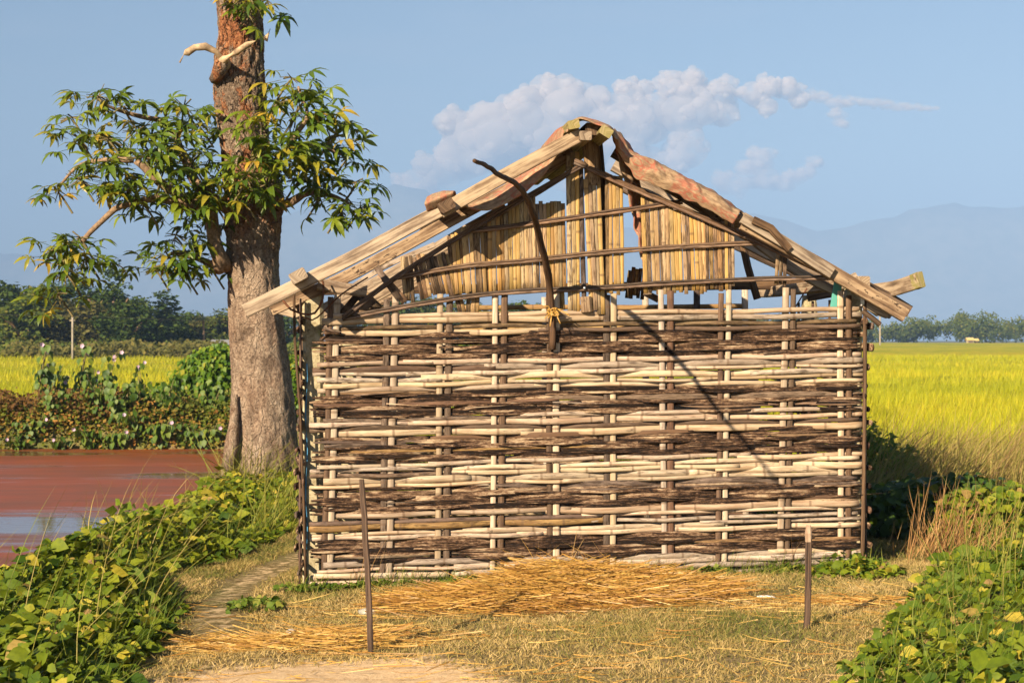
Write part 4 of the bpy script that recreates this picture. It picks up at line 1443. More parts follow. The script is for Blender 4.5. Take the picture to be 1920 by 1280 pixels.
# leaf clusters: px, py, radius px, leaves, depth
CL = [(185, 185, 42, 13, -.3), (135, 225, 36, 10, -.3), (150, 265, 36, 9, -.4), (230, 205, 32, 7, -.2), (255, 250, 45, 15, -.3), (205, 265, 40, 12, -.6), (310, 225, 42, 14, -.1), (345, 205, 40, 12, .1), (375, 240, 36, 11, .0),
      (330, 275, 50, 20, -.5), (270, 300, 52, 22, -.8), (200, 315, 42, 15, -.8), (150, 340, 40, 12, -.7), (110, 362, 28, 7, -.6), (240, 345, 42, 14, -.9), (300, 345, 46, 18, -.8), (360, 310, 44, 17, -.5), (385, 350, 36, 13, -.5),
      (345, 375, 40, 14, -.7), (270, 385, 34, 10, -.8), (395, 300, 26, 7, .3), (402, 385, 30, 10, -.6),
      (150, 450, 34, 10, -1.0), (105, 470, 36, 11, -1.0), (160, 485, 38, 13, -1.0), (125, 515, 36, 12, -1.0), (110, 555, 26, 7, -1.0), (90, 580, 18, 3, -1.0),
      (330, 445, 32, 9, -.4), (365, 470, 32, 9, -.3), (320, 490, 36, 12, -.3), (290, 505, 30, 9, -.3), (345, 515, 26, 6, -.3), (385, 420, 28, 8, -.3), (395, 505, 20, 4, -.2),
      (545, 150, 30, 8, -.4), (580, 175, 36, 11, -.4), (520, 200, 36, 11, -.6), (555, 220, 42, 15, -.6), (600, 225, 40, 13, -.5), (500, 255, 36, 12, -.7), (545, 265, 42, 15, -.7), (620, 265, 40, 13, -.5), (590, 300, 40, 14, -.6),
      (650, 300, 34, 9, -.5), (480, 300, 38, 12, -.8), (525, 305, 40, 14, -.8), (465, 340, 36, 10, -.8), (440, 350, 30, 7, -.7), (510, 345, 36, 11, -.7), (560, 340, 38, 11, -.5), (620, 335, 34, 9, -.4), (600, 375, 30, 8, -.4),
      (650, 375, 34, 10, -.4), (670, 345, 24, 5, -.4), (675, 395, 22, 5, -.4), (640, 400, 20, 4, -.4), (450, 5, 30, 8, -.7), (475, 15, 24, 6, -.6), (500, 5, 20, 4, -.5), (450, -30, 40, 12, -.5),
      (455, 375, 26, 6, -.7), (430, 250, 14, 2, -.5),
      (200, -390, 70, 22, -.4), (300, -330, 70, 18, -.3), (720, -430, 70, 22, .4), (600, -380, 70, 18, .3), (430, -740, 80, 26, -.3), (360, -640, 70, 14, 0), (540, -620, 70, 14, 0)]
shown = []
rest = []
for (px, py, rp, n, dy) in CL:
    c = tl(px, py, dy)
    rad = 0.84 * rp / F * TY
    n = max(2, int(n * 1.0))
    for i in range(n):
        d = Vector((R.gauss(0, 1), R.gauss(0, 1), R.gauss(0, 1) * 0.8))
        d.normalize()
        p = c + d * rad * (R.random() ** 0.5) * 0.85
        ax = Vector((d.x, d.y - 0.35, 0.25 * d.z + R.uniform(-.15, .35))).normalized()
        nr = Vector((R.uniform(-.4, .4) + 0.35 * ax.x - .15, R.uniform(-.6, .1) + .3 * ax.y - .2, 1.0))
        s = R.uniform(0.85, 1.3)
        (shown if py > -60 else rest).append((p, ax, nr, s, d.y - 0.2 * dy))
shown.sort(key=lambda q: q[4])                                # those facing the viewer first
for k, (p, ax, nr, s, _) in enumerate(shown[:300]):
    o = link('leaf', LEAFM[k % 7], tree)
    y = ax; z = (nr - ax * nr.dot(ax)).normalized(); x = y.cross(z)
    m = Matrix((x, y, z)).transposed().to_4x4() @ Matrix.Scale(s, 4)
    m.translation = p
    o.matrix_local = m
rest += shown[300:]
acc = []
for v in range(7):
    q = rest[v::7]
    acc.append(scatter(LEAFV[v][0], LEAFV[v][1], np.array([tuple(a[0]) for a in q]), np.array([tuple(a[1]) for a in q]), np.array([tuple(a[2]) for a in q]), [a[3] for a in q], NR.uniform(0, 1, len(q))))
V, Fc, T = merge(acc)
tag(link('foliage', make_mesh('foliage', V, Fc, M['tree_leaf'], attrs={'tint': T}), tree), kind='stuff')
# twigs inside the clusters
parts = []
for (px, py, rp, n, dy) in CL:
    if rp < 20:
        continue
    c = tl(px, py, dy)
    rad = rp / F * TY
    for k in range(4):
        d = Vector((R.gauss(0, 1), R.gauss(0, 1), R.gauss(0, 1))).normalized()
        parts.append(sweep([c - d * rad * .6, c + Vector((0, 0, .03)), c + d * rad * .7], ring(0.007, 4), scales=[(1.3, 1.3), (1, 1), (.5, .5)], caps=False))
    parts.append(sweep([c + Vector((.15 if px < 460 else -.15, 0, -.22)), c + Vector((.05 if px < 460 else -.05, 0, -.06)), c], ring(0.012, 5), caps=False))
g = join(parts)
tag(link('twigs', make_mesh('twigs', [tuple(v) for v in g[0]], g[1], M['twig'], g[2]), tree), kind='stuff')
# ------------------------------------------------------------------ turf, straw and litter in front of the hut
def rnd_dirs(n, tilt):
    a = NR.uniform(0, 6.283, n)
    up = unit(np.stack([NR.normal(0, tilt, n), NR.normal(0, tilt, n), np.ones(n)], -1))
    lean = np.stack([np.cos(a), np.sin(a), np.zeros(n)], -1)
    return up, lean


def veg_edge(y):
    """right-hand edge of the leafy cover on the pond bank"""
    return np.interp(y, [6.0, 8.4, 9.2, 10.2, 11.0, 11.7, 12.7, 13.6, 15.2, 17.5, 20, 26, 33], [-1.5, -1.86, -1.85, -1.98, -2.25, -2.42, -2.10, -1.95, -1.82, -1.75, -2.1, -2.5, -2.8])


def right_edge(y):
    return np.interp(y, [6.0, 7.6, 8.0, 8.8, 10.4, 12.4, 14, 18], [1.25, 1.56, 1.68, 2.02, 2.58, 3.3, 4.2, 5.2])


def inside_hut(x, y):
    lx = (x - HO.x) * HE.x + (y - HO.y) * HE.y
    ly = (x - HO.x) * HM.x + (y - HO.y) * HM.y
    return (lx > -0.03) & (lx < HW + 0.03) & (ly > -0.02) & (ly < HD + 0.05)


def make_turf():
    n = 560000
    y = np.sqrt(NR.uniform(6.6 ** 2, 15.5 ** 2, n))
    x = NR.uniform(-2.9, 4.4, n)
    ok = (x > veg_edge(y) - 0.25) & (x < right_edge(y) + 0.4) & ~inside_hut(x, y) & (np.abs(x) < 0.33 * y + 0.3)
    sand = np.exp(-(((x + 0.85) / 0.75) ** 2 + ((y - 7.9) / 0.55) ** 2)) * 1.3
    px_ = -1.55 - 0.25 * np.sin((y - 9.0) * 0.8)
    sand = np.maximum(sand, 0.9 * np.exp(-((x - px_) / 0.20) ** 2) * (y > 8.8) * (y < 14.0))
    x, y, sand = x[ok], y[ok], sand[ok]
    n = len(x)
    pat = np.array([nz(a * 1.9, b * 1.9, 3.0) + 0.6 * nz(a * 6, b * 6, 1.0) for a, b in zip(x, y)])
    ok = (sand + NR.uniform(-.25, .25, n) < 0.42) & (NR.uniform(-.9, .6, n) < pat + 0.25)
    x, y, pat = x[ok], y[ok], pat[ok]
    n = len(x)
    pos = np.stack([x, y, ground_z(x, y) - 0.004], -1)
    up, lean = rnd_dirs(n, 0.75)
    wall = np.exp(-np.clip(11.0 + 0.096 * (x + 1.3) - y, 0, 9) / 0.22) * (x > -1.35) * (x < 2.4)
    green = 0.55 * np.exp(-(((x - 1.1) / 0.9) ** 2 + ((y - 9.1) / 0.55) ** 2)) + 0.5 * wall + 0.35 * (y > 11.6) + 0.25 * np.exp(-(((x + 1.9) / 0.5) ** 2 + ((y - 10.2) / 0.9) ** 2))
    tint = np.clip(NR.normal(0.62, 0.17, n) + 0.30 * pat - 0.50 * green, 0.01, 0.99)
    h = NR.uniform(0.014, 0.044, n) * (1 + 0.8 * green)
    V, Fc, T = blades(pos, up, lean, h, NR.uniform(0.2, 0.9, n), NR.uniform(0.0034, 0.0060, n), tint, 2)
    tag(link('turf', make_mesh('turf', V, Fc, M['turf'], attrs={'tint': T})), 'short dry trampled grass in front of the hut', 'grass', kind='stuff')


make_turf()


def make_straws(name, label, fn, n, lo, hi, spread, bias=0.0):
    """fn(n) -> x, y, height above ground, tint"""
    x, y, h, tint = fn(n)
    n = len(x)
    a = NR.normal(bias, 1, n) * np.where(NR.random(n) < 0.35, spread * 2.2, spread * 0.8) + np.where(NR.random(n) < 0.5, 0, math.pi)
    ln = NR.uniform(lo, hi, n)
    up = unit(np.stack([np.cos(a), np.sin(a) * 0.9, NR.normal(0, 0.13, n)], -1))
    lean = np.stack([-np.sin(a), np.cos(a), NR.normal(0.0, 0.3, n)], -1)
    pos = np.stack([x, y, ground_z(x, y) + h], -1) - up * (ln * 0.5)[:, None]
    V, Fc, T = blades(pos, up, lean, ln, NR.normal(0, 0.36, n), NR.uniform(0.0035, 0.0064, n), tint, 5, flat=True)
    V[:, 2] = np.maximum(V[:, 2], ground_z(V[:, 0], V[:, 1]) + 0.004 + 0.004 * NR.random(len(V)))
    o = link(name, make_mesh(name, V, Fc, M['straw'], attrs={'tint': T}))
    return tag(o, label, 'straw', kind='stuff')


def heap(n):
    x = NR.normal(0.32, 0.52, n); y = NR.normal(10.36, 0.24, n) + 0.03 * x
    y = np.where(x < 0, y - 0.05, y)
    k = (x > -0.80) & (x < 1.32) & (y < 10.95 + 0.09 * x) & (y > 9.7)
    x, y = x[k], y[k]
    prof = 0.13 * np.exp(-(((x - 0.45) / 0.75) ** 2 + ((y - 10.45) / 0.38) ** 2)) + 0.05 * np.exp(-(((x - 0.35) / 0.95) ** 2 + ((y - 10.2) / 0.5) ** 2))
    lump = 1 + 0.35 * np.array([nz(a * 2.4, b * 3.0, 5.0) for a, b in zip(x, y)])
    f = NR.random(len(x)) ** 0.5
    return x, y, prof * lump * f + 0.006, np.clip(-0.06 + 0.66 * f + NR.normal(0, 0.17, len(x)), 0.01, 0.99)  # deeper straws tinted darker, the heap's inner shade painted in


def patch(cx, cy, sx, sy, hh):
    def fn(n):
        x = NR.normal(cx, sx, n); y = NR.normal(cy, sy, n)
        k = (y > 7.2) & (y < 10.9)
        x, y = x[k], y[k]
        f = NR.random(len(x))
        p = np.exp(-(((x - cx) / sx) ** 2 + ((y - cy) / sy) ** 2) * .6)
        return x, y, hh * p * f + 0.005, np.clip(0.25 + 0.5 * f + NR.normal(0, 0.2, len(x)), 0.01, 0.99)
    return fn


def loose(n):
    x = NR.uniform(-2.0, 2.4, n); y = NR.uniform(7.3, 10.6, n)
    return x, y, np.full(n, 0.012), np.clip(NR.normal(0.6, 0.22, n), 0.01, 0.99)


make_straws('straw_heap', 'low heap of golden rice straw lying along the foot of the wall', heap, 7000, 0.14, 0.50, 0.50)
make_straws('straw_patch', 'thin brown straw patch on the ground left of the taller stake', patch(-1.12, 9.05, 0.34, 0.15, 0.045), 900, 0.12, 0.42, 0.35)
make_straws('straw_patch', 'sparse straw on bare soil right of the shorter stake', patch(1.90, 9.85, 0.30, 0.12, 0.015), 170, 0.10, 0.40, 0.25)
make_straws('loose_straw', 'single straws scattered over the trampled grass', loose, 520, 0.08, 0.36, 0.5)


def crumple(name, label, px, py, Y, sx, sy, sz, mat, cat):
    c = at(px, py, Y)
    c.z = float(ground_z(c.x, c.y))
    n, m = 12, 16
    V = []
    for i in range(n):
        th = math.pi * i / (n - 1)
        for j in range(m):
            a = 2 * math.pi * j / m
            k = 1 + 0.35 * nz(math.cos(a) * 1.6 * math.sin(th) + px, math.sin(a) * 1.6 * math.sin(th), th * 1.2) + 0.2 * nz(math.cos(a) * 5 + px, math.sin(a) * 5, th * 4)
            V.append((sx * k * math.sin(th) * math.cos(a), sy * k * math.sin(th) * math.sin(a), max(0.003, sz * 0.75 + sz * k * math.cos(th))))
    Fc = [(i * m + j, i * m + (j + 1) % m, (i + 1) * m + (j + 1) % m, (i + 1) * m + j) for i in range(n - 1) for j in range(m)]
    tag(link(name, make_mesh(name, V, Fc, M[mat]), None, c), label, cat)


crumple('plastic_bag', 'crumpled clear plastic bag lying behind the taller stake', 688, 1138, 9.9, 0.050, 0.04, 0.026, 'film', 'plastic bag')
crumple('plastic_bag', 'small crumpled clear plastic bag on the left straw patch', 546, 1186, 9.35, 0.030, 0.022, 0.018, 'film', 'plastic bag')
crumple('plastic_wrapper', 'flat white plastic wrapper on the grass right of the straw heap', 1434, 1137, 10.15, 0.055, 0.02, 0.010, 'white', 'wrapper')


# ------------------------------------------------------------------ leafy ground cover
def cover(name, label, n, fx, fy, hfun, size, mat, tpl=LEAF8, tintm=0.42, tints=0.24, cat='ground cover', keep=None, facing=(-0.35, -0.55, 1.0), spread=0.75):
    x = NR.uniform(*fx, n); y = NR.uniform(*fy, n)
    H = hfun(x, y)
    k = H > 0.03
    if keep is not None:
        k &= keep(x, y)
    x, y, H = x[k], y[k], H[k]
    n = len(x)
    lump = np.array([nz(a * 2.3, b * 2.3, 7.0) + 0.5 * nz(a * 6.5, b * 6.5, 2.0) for a, b in zip(x, y)])
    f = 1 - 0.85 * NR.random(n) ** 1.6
    z = ground_z(x, y) + H * (0.80 + 0.75 * lump) * f + 0.01
    pos = np.stack([x, y, z], -1)
    a = NR.uniform(0, 6.283, n)
    axis = np.stack([np.cos(a), np.sin(a), NR.normal(-0.15, 0.35, n)], -1)
    nrm = np.array(facing)[None] + NR.normal(0, spread, (n, 3))
    tint = np.clip(tintm + tints * NR.normal(0, 1, n) + 0.20 * lump + 0.35 * (f - 0.75), 0.01, 0.99)  # low leaves tinted darker: shade between the leaves put into the colour
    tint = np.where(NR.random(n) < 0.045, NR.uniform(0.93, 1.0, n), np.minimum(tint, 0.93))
    s = np.clip(NR.lognormal(0, 0.38, n), 0.4, 2.0) * size
    V, Fc, T = scatter(tpl[0], tpl[1], pos, axis, nrm, s, tint)
    return tag(link(name, make_mesh(name, V, Fc, M[mat], attrs={'tint': T})), label, cat, kind='stuff')


def h_bank(x, y):
    e = veg_edge(y) - x
    bare = np.exp(-(((x + 2.0) / 0.32) ** 2 + ((y - 14.2) / 0.8) ** 2))
    return np.where((x > -3.9), sstep(-0.05, 0.45, e) * (0.18 + 0.05 * sstep(9.5, 8.0, y) + 0.17 * sstep(9.3, 11, y) * sstep(-2.3, -2.9, x) * sstep(16, 13, y)) * (1 - bare) * (0.25 + 0.75 * sstep(-3.6, -3.0, x)) + 0.05 * (e > 0), 0)


cover('ground_cover', 'broad leafed green ground cover on the near pond bank', 21000, (-3.85, -1.3), (6.6, 11.6), h_bank, 0.064, 'cover_leaf', tintm=0.42, keep=lambda x, y: x > -0.36 * y - 0.3)
cover('ground_cover', 'leafy green ground cover spreading to the foot of the big tree', 19000, (-3.85, -1.3), (11.6, 19.5), h_bank, 0.076, 'cover_leaf', LEAF4, 0.52, keep=lambda x, y: ~inside_hut(x, y))
cover('ground_cover', 'leafy bank between the big tree and the pond', 3500, (-3.75, -2.0), (19.5, 31), lambda x, y: 0.9 * h_bank(x, y), 0.12, 'cover_leaf', LEAF2, 0.5)


def h_right(x, y):
    e = x - right_edge(y)
    return np.where(y < 15.5, sstep(-0.1, 0.6, e) * (0.12 + 0.14 * sstep(9.5, 13, y)) + 0.04 * (e > -0.1), 0) * sstep(15.5, 13.6, y)


cover('ground_cover', 'pale green leafy ground cover in the lower right corner', 15000, (1.2, 4.8), (6.8, 15.5), h_right, 0.062, 'cover_leaf', tintm=0.46, keep=lambda x, y: (x < 0.36 * y + 0.4))
# weeds along the foot of the wall
def h_wall(x, y):
    lx = (x - HO.x) * HE.x + (y - HO.y) * HE.y
    ly = (x - HO.x) * HM.x + (y - HO.y) * HM.y
    g = np.array([nz(a * 3.1, 0, 4.4) for a in lx])
    return np.where((lx > -0.25) & (lx < HW + 0.15), (0.045 + 0.07 * np.clip(g, -0.5, 1) + 0.02 * (lx > 3.1)) * np.exp(-np.abs(ly + 0.06) / 0.09), 0)


cover('wall_weeds', 'low green weeds growing along the foot of the front wall', 16000, (-1.6, 2.6), (10.6, 11.4), h_wall, 0.030, 'weed', LEAF2, 0.45, keep=lambda x, y: ~inside_hut(x, y), cat='weeds')
cover('weed_patch', 'small dark green weed clump by the footpath left of the wall', 420, (-1.80, -1.30), (9.9, 10.6), lambda x, y: 0.10 * np.exp(-(((x + 1.55) / .17) ** 2 + ((y - 10.25) / .22) ** 2)), 0.034, 'weed', LEAF8, 0.45, cat='weeds')
cover('corner_weeds', 'yellowing leafy weeds at the right corner of the wall', 420, (1.75, 2.6), (10.75, 11.2), lambda x, y: 0.12 * np.exp(-(((x - 2.2) / .28) ** 2 + ((y - 11.0) / .2) ** 2)), 0.045, 'cover_leaf', LEAF8, 0.55, cat='weeds', keep=lambda x, y: ~inside_hut(x, y))


# ------------------------------------------------------------------ tall grasses
def grass(name, label, x, y, hlo, hhi, mat, bend=(0.2, 0.8), width=(0.004, 0.008), tm=0.5, ts=0.22, drift=(0.25, 0.0), tilt=0.22, seg=5, z0=0.0, cat='grass'):
    n = len(x)
    pos = np.stack([x, y, ground_z(x, y) + z0], -1)
    up = unit(np.stack([NR.normal(drift[0], tilt, n), NR.normal(drift[1], tilt, n), np.ones(n)], -1))
    a = NR.normal(0, 1.0, n)
    lean = unit(np.stack([np.cos(a), np.sin(a), -0.35 * np.ones(n)], -1))
    V, Fc, T = blades(pos, up, lean, NR.uniform(hlo, hhi, n), NR.uniform(*bend, n), NR.uniform(*width, n), np.clip(NR.normal(tm, ts, n), 0.01, 0.99), seg)
    return tag(link(name, make_mesh(name, V, Fc, M[mat], attrs={'tint': T})), label, cat, kind='stuff')


def U(n, a, b):
    return NR.uniform(a, b, n)


yy = U(110, 7.6, 13.5)
grass('tall_grass', 'long pale grass stems leaning over the leafy cover at lower left', np.minimum(veg_edge(yy) - 0.15 - np.abs(NR.normal(0, 0.6, 110)), -0.0), yy, 0.45, 1.05, 'tall_grass', (0.1, 0.5), (0.004, 0.007), 0.45, 0.2, (0.35, 0.0))
yy = U(260, 10.5, 22.0)
grass('tall_grass', 'dry arching grass along the pond edge', -3.2 + NR.normal(0, 0.22, 260), yy, 0.35, 0.85, 'tall_grass', (0.2, 0.9), (0.006, 0.011), 0.62, 0.2, (0.25, 0.0))
grass('grass_tuft', 'arching green grass tuft at the foot of the big tree', TBASE.x + NR.normal(-0.1, 0.22, 130), TY - 0.65 + NR.normal(0, 0.12, 130), 0.5, 1.15, 'tall_grass', (0.2, 0.9), (0.006, 0.012), 0.25, 0.12, (-0.15, 0.0), 0.35)
n = 22000
yy = U(n, 12.6, 21.0); xx = U(n, 1.8, 8.0)
k = (xx > 2.45 + 0.12 * (yy - 11.4)) & (xx < 0.37 * yy + 0.4) & ~((yy < 14.2) & (xx < 3.9)) & ~inside_hut(xx, yy)
grass('tall_grass', 'dry brown and green grasses between the hut and the rice field', xx[k], yy[k], 0.35, 1.05, 'tall_grass', (0.15, 0.8), (0.005, 0.010), 0.68, 0.30, (0.28, 0.0), 0.28, 4)
grass('grass_tuft', 'dry reddish grass tuft beside the right corner of the hut', 2.95 + NR.normal(0, 0.13, 190), 11.75 + NR.normal(0, 0.14, 190), 0.2, 0.62, 'red_grass', (0.0, 0.3), (0.004, 0.008), 0.5, 0.25, (0.12, 0.0), 0.3)
grass('grass_tuft', 'sparse dry grass in front of the dark bush', 3.3 + NR.normal(0, 0.28, 240), 11.7 + NR.normal(0, 0.22, 240), 0.10, 0.40, 'red_grass', (0.0, 0.5), (0.004, 0.007), 0.7, 0.2, (0.1, 0.0), 0.4)
n = 170
yy = U(n, 9.0, 13.5)
grass('tall_grass', 'pale upright grass stems in the ground cover at right', right_edge(yy) + 0.2 + np.abs(NR.normal(0, .45, n)), yy, 0.35, 0.95, 'tall_grass', (0.0, 0.4), (0.004, 0.007), 0.35, 0.2, (0.05, 0.0), 0.16)
n = 5200
yy = U(n, 14.0, 19.0); xx = U(n, -2.2, 2.4)
k = ~inside_hut(xx, yy)
grass('tall_grass', 'green grass growing behind the hut', xx[k], yy[k], 0.3, 0.8, 'tall_grass', (0.1, 0.7), (0.007, 0.013), 0.2, 0.15, (0.1, 0.0), 0.25, 4)


for (nm, lab, ex, side) in (('cover_grass', 'thin green grass growing through the ground cover at left', veg_edge, -1), ('cover_grass', 'thin green grass growing through the ground cover at right', right_edge, 1)):
    n = 1800
    yy = U(n, 7.0, 15.0)
    xx = ex(yy) + side * np.abs(NR.normal(0, 0.7, n))
    grass(nm, lab, xx, yy, 0.12, 0.45, 'weed', (0.1, 0.9), (0.003, 0.006), 0.6, 0.25, (0.1, 0.0), 0.35, 3)

lx = U(1500, -0.15, HW + 0.1); off = np.abs(NR.normal(0, 0.07, 1500)) + 0.045
den = np.array([nz(a * 2.6, 1.0, 9.0) for a in lx]) + 0.35 * (lx < 1.4)
k = NR.uniform(-0.5, 0.5, 1500) < den
lx, off = lx[k], off[k]
grass('wall_grass', 'thin green and dry grass along the foot of the front wall', HO.x + HE.x * lx - HM.x * off, HO.y + HE.y * lx - HM.y * off, 0.05, 0.20, 'weed', (0.1, 0.9), (0.003, 0.006), 0.62, 0.3, (0.0, 0.0), 0.45, 3)
lx = np.concatenate([NR.normal(1.62, 0.05, 9), NR.normal(3.13, 0.06, 8), NR.normal(0.42, 0.08, 10)]); off = U(27, 0.05, 0.09)
grass('wall_stems', 'dry plant stems standing against the lower wall', HO.x + HE.x * lx - HM.x * off, HO.y + HE.y * lx - HM.y * off, 0.18, 0.42, 'red_grass', (0.1, 0.7), (0.004, 0.006), 0.6, 0.2, (0.0, 0.1), 0.2, 5)

# ------------------------------------------------------------------ bushes as plants of their own
def bush(name, label, base, spots, n, size, mat, tpl=LEAF4, tm=0.45, ts=0.25, cat='bush', group=None, stems=6, droop=0.3, facing=(-.35, -.6, .8)):
    """spots: list of (dx, dy, z, rx, ry, rz) lobes above the base"""
    t = empty(name, base, label, cat, group)
    w = np.array([s[3] * s[5] for s in spots]); w = w / w.sum()
    idx = NR.choice(len(spots), n, p=w)
    S = np.array(spots)[idx]
    d = unit(NR.normal(0, 1, (n, 3)))
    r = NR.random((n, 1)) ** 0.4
    pos = S[:, :3] + d * r * S[:, 3:6]
    k = pos[:, 2] > 0.02
    pos, d, r = pos[k], d[k], r[k]
    n = len(pos)
    a = NR.uniform(0, 6.283, n)
    axis = np.stack([np.cos(a) * .7, np.sin(a) * .7 - 0.2, NR.normal(-droop, 0.4, n)], -1)
    nrm = np.array(facing)[None] + d * 0.8 + NR.normal(0, 0.5, (n, 3))
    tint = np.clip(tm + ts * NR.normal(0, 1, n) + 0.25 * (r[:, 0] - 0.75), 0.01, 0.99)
    V, Fc, T = scatter(tpl[0], tpl[1], pos, axis, nrm, NR.uniform(.6, 1.3, n) * size, tint)
    link('foliage', make_mesh('foliage', V, Fc, M[mat], attrs={'tint': T}), t)
    g = join([sweep(curve_pts([Vector((R.uniform(-.08, .08), R.uniform(-.08, .08), -.05)), Vector((s[0] * .5, s[1] * .5, s[2] * .6)), Vector((s[0], s[1], s[2]))], 0.2), ring(0.014, 5), caps=False) for s in (spots * 3)[:stems]])
    link('stem', make_mesh('stem', [tuple(v) for v in g[0]], g[1], M['stem'], g[2]), t)
    return t


def gp(px, py, Y):
    p = at(px, py, Y)
    return Vector((p.x, Y, float(ground_z(p.x, Y))))


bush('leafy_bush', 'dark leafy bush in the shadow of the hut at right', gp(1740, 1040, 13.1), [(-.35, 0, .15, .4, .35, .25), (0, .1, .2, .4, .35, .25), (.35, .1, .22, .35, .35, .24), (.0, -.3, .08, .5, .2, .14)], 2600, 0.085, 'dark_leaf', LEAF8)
bush('leafy_bush', 'bright green bush at the edge of the hut shadow, far right', gp(1860, 1040, 12.4), [(-.1, 0, .18, .35, .3, .22), (.25, .1, .2, .35, .35, .24)], 1500, 0.075, 'cover_leaf', LEAF8, 0.5)
bush('leafy_bush', 'small yellow green bush close behind the right corner of the hut', gp(1660, 1000, 15.6), [(0, 0, .3, .35, .3, .35), (.2, 0, .15, .3, .3, .2), (-.2, 0, .5, .2, .2, .3)], 1500, 0.07, 'vine_leaf', LEAF4, 0.7)
ORD = ['first', 'second', 'third', 'fourth', 'fifth', 'sixth', 'seventh', 'eighth', 'ninth', 'tenth', 'eleventh', 'twelfth', 'thirteenth', 'fourteenth', 'fifteenth', 'sixteenth', 'seventeenth']
# ------------------------------------------------------------------ far bank of the pond
def fb(px, Y):
    x = (px - CX) / F * Y
    return Vector((x, Y, float(ground_z(x, Y))))


bush('vine_covered_bush', 'big dense bush covered in bright green creeper beside the tree trunk', fb(365, 35.2),
     [(-.55, 0, .45, .55, .5, .55), (0, 0, .75, .6, .5, .75), (.5, 0, .95, .55, .5, .85), (.25, .1, 1.15, .45, .4, .6), (-.3, -.3, .25, .7, .4, .4), (.6, -.3, .3, .6, .4, .5), (-.9, -.1, .2, .5, .4, .35)], 6500, 0.14, 'vine_leaf', LEAF4, 0.42, droop=0.9, facing=(-.3, -.9, .35))
bush('scrub_bush', 'olive brown scrub bush rising behind the creeper bush', fb(420, 37.5), [(0, 0, 1.0, .6, .5, .9), (-.6, 0, .8, .5, .5, .7), (.5, 0, .9, .5, .5, .8)], 2600, 0.12, 'hedge_leaf', LEAF2, 0.45)
bush('green_shrub', 'green shrub between the big tree and the hut corner', fb(556, 34.0), [(0, 0, .7, .5, .4, .7), (.4, 0, .4, .5, .4, .4)], 2200, 0.12, 'vine_leaf', LEAF4, 0.4)
bush('green_shrub', 'rounded green shrub behind the hut seen through its left opening', fb(790, 36.0), [(-.8, 0, 1.1, .8, .6, 1.1), (.2, 0, 1.0, .9, .6, 1.0), (1.1, 0, .95, .8, .6, .95)], 3600, 0.15, 'dark_leaf', LEAF2, 0.5)


def undergrowth(name, label, n, x0, x1, y0, y1, zlo, zhi, mat, size, tm, ts, tpl=LEAF2, keep=None, edge=0.0):
    x = NR.uniform(x0, x1, n); y = NR.uniform(y0, y1, n)
    lump = np.array([nz(a * 1.1, b * 1.1, 3.0) + 0.6 * nz(a * 3.1, b * 3.1, 8.0) for a, b in zip(x, y)])
    f = NR.random(n) ** 0.7
    z = ground_z(x, y) + zlo + (zhi - zlo) * f * (0.75 + 0.55 * lump)
    k = ground_z(x, y) > POND_Z - 0.12
    if keep is not None:
        k &= keep(x, y, lump)
    x, y, z, f, lump = x[k], y[k], z[k], f[k], lump[k]
    n = len(x)
    a = NR.uniform(0, 6.283, n)
    axis = np.stack([np.cos(a), np.sin(a), NR.normal(0.0, 0.6, n)], -1)
    nrm = np.array([-.3, -.8, .7])[None] + NR.normal(0, .6, (n, 3))
    V, Fc, T = scatter(tpl[0], tpl[1], np.stack([x, y, z], -1), axis, nrm, NR.uniform(.5, 1.3, n) * size, np.clip(NR.normal(tm, ts, n) + .2 * lump, .01, .99))
    tag(link(name, make_mesh(name, V, Fc, M[mat], attrs={'tint': T})), label, 'undergrowth', kind='stuff')


undergrowth('dry_scrub', 'brown dry scrub on the far bank of the pond at left', 15000, -13.5, -7.4, 33.3, 36.0, 0.0, 0.72, 'brown_scrub', 0.085, 0.42, 0.2)
undergrowth('bank_growth', 'low rusty green growth along the far edge of the water', 16000, -13.5, -4.4, 32.4, 34.4, 0.0, 0.52, 'orange_scrub', 0.085, 0.42, 0.26)
undergrowth('bank_growth', 'olive weeds between dry scrub and creeper bush', 8000, -9.6, -5.6, 33.4, 36.0, 0.0, 0.62, 'hedge_leaf', 0.09, 0.5, 0.25)
grass('tall_grass', 'yellowing grass at the edge of the left rice field', U(2600, -14, -6.0), U(2600, 35.5, 39.0), 0.5, 1.0, 'tall_grass', (0.1, 0.6), (0.01, 0.02), 0.4, 0.2, (0.05, 0), 0.2, 3)


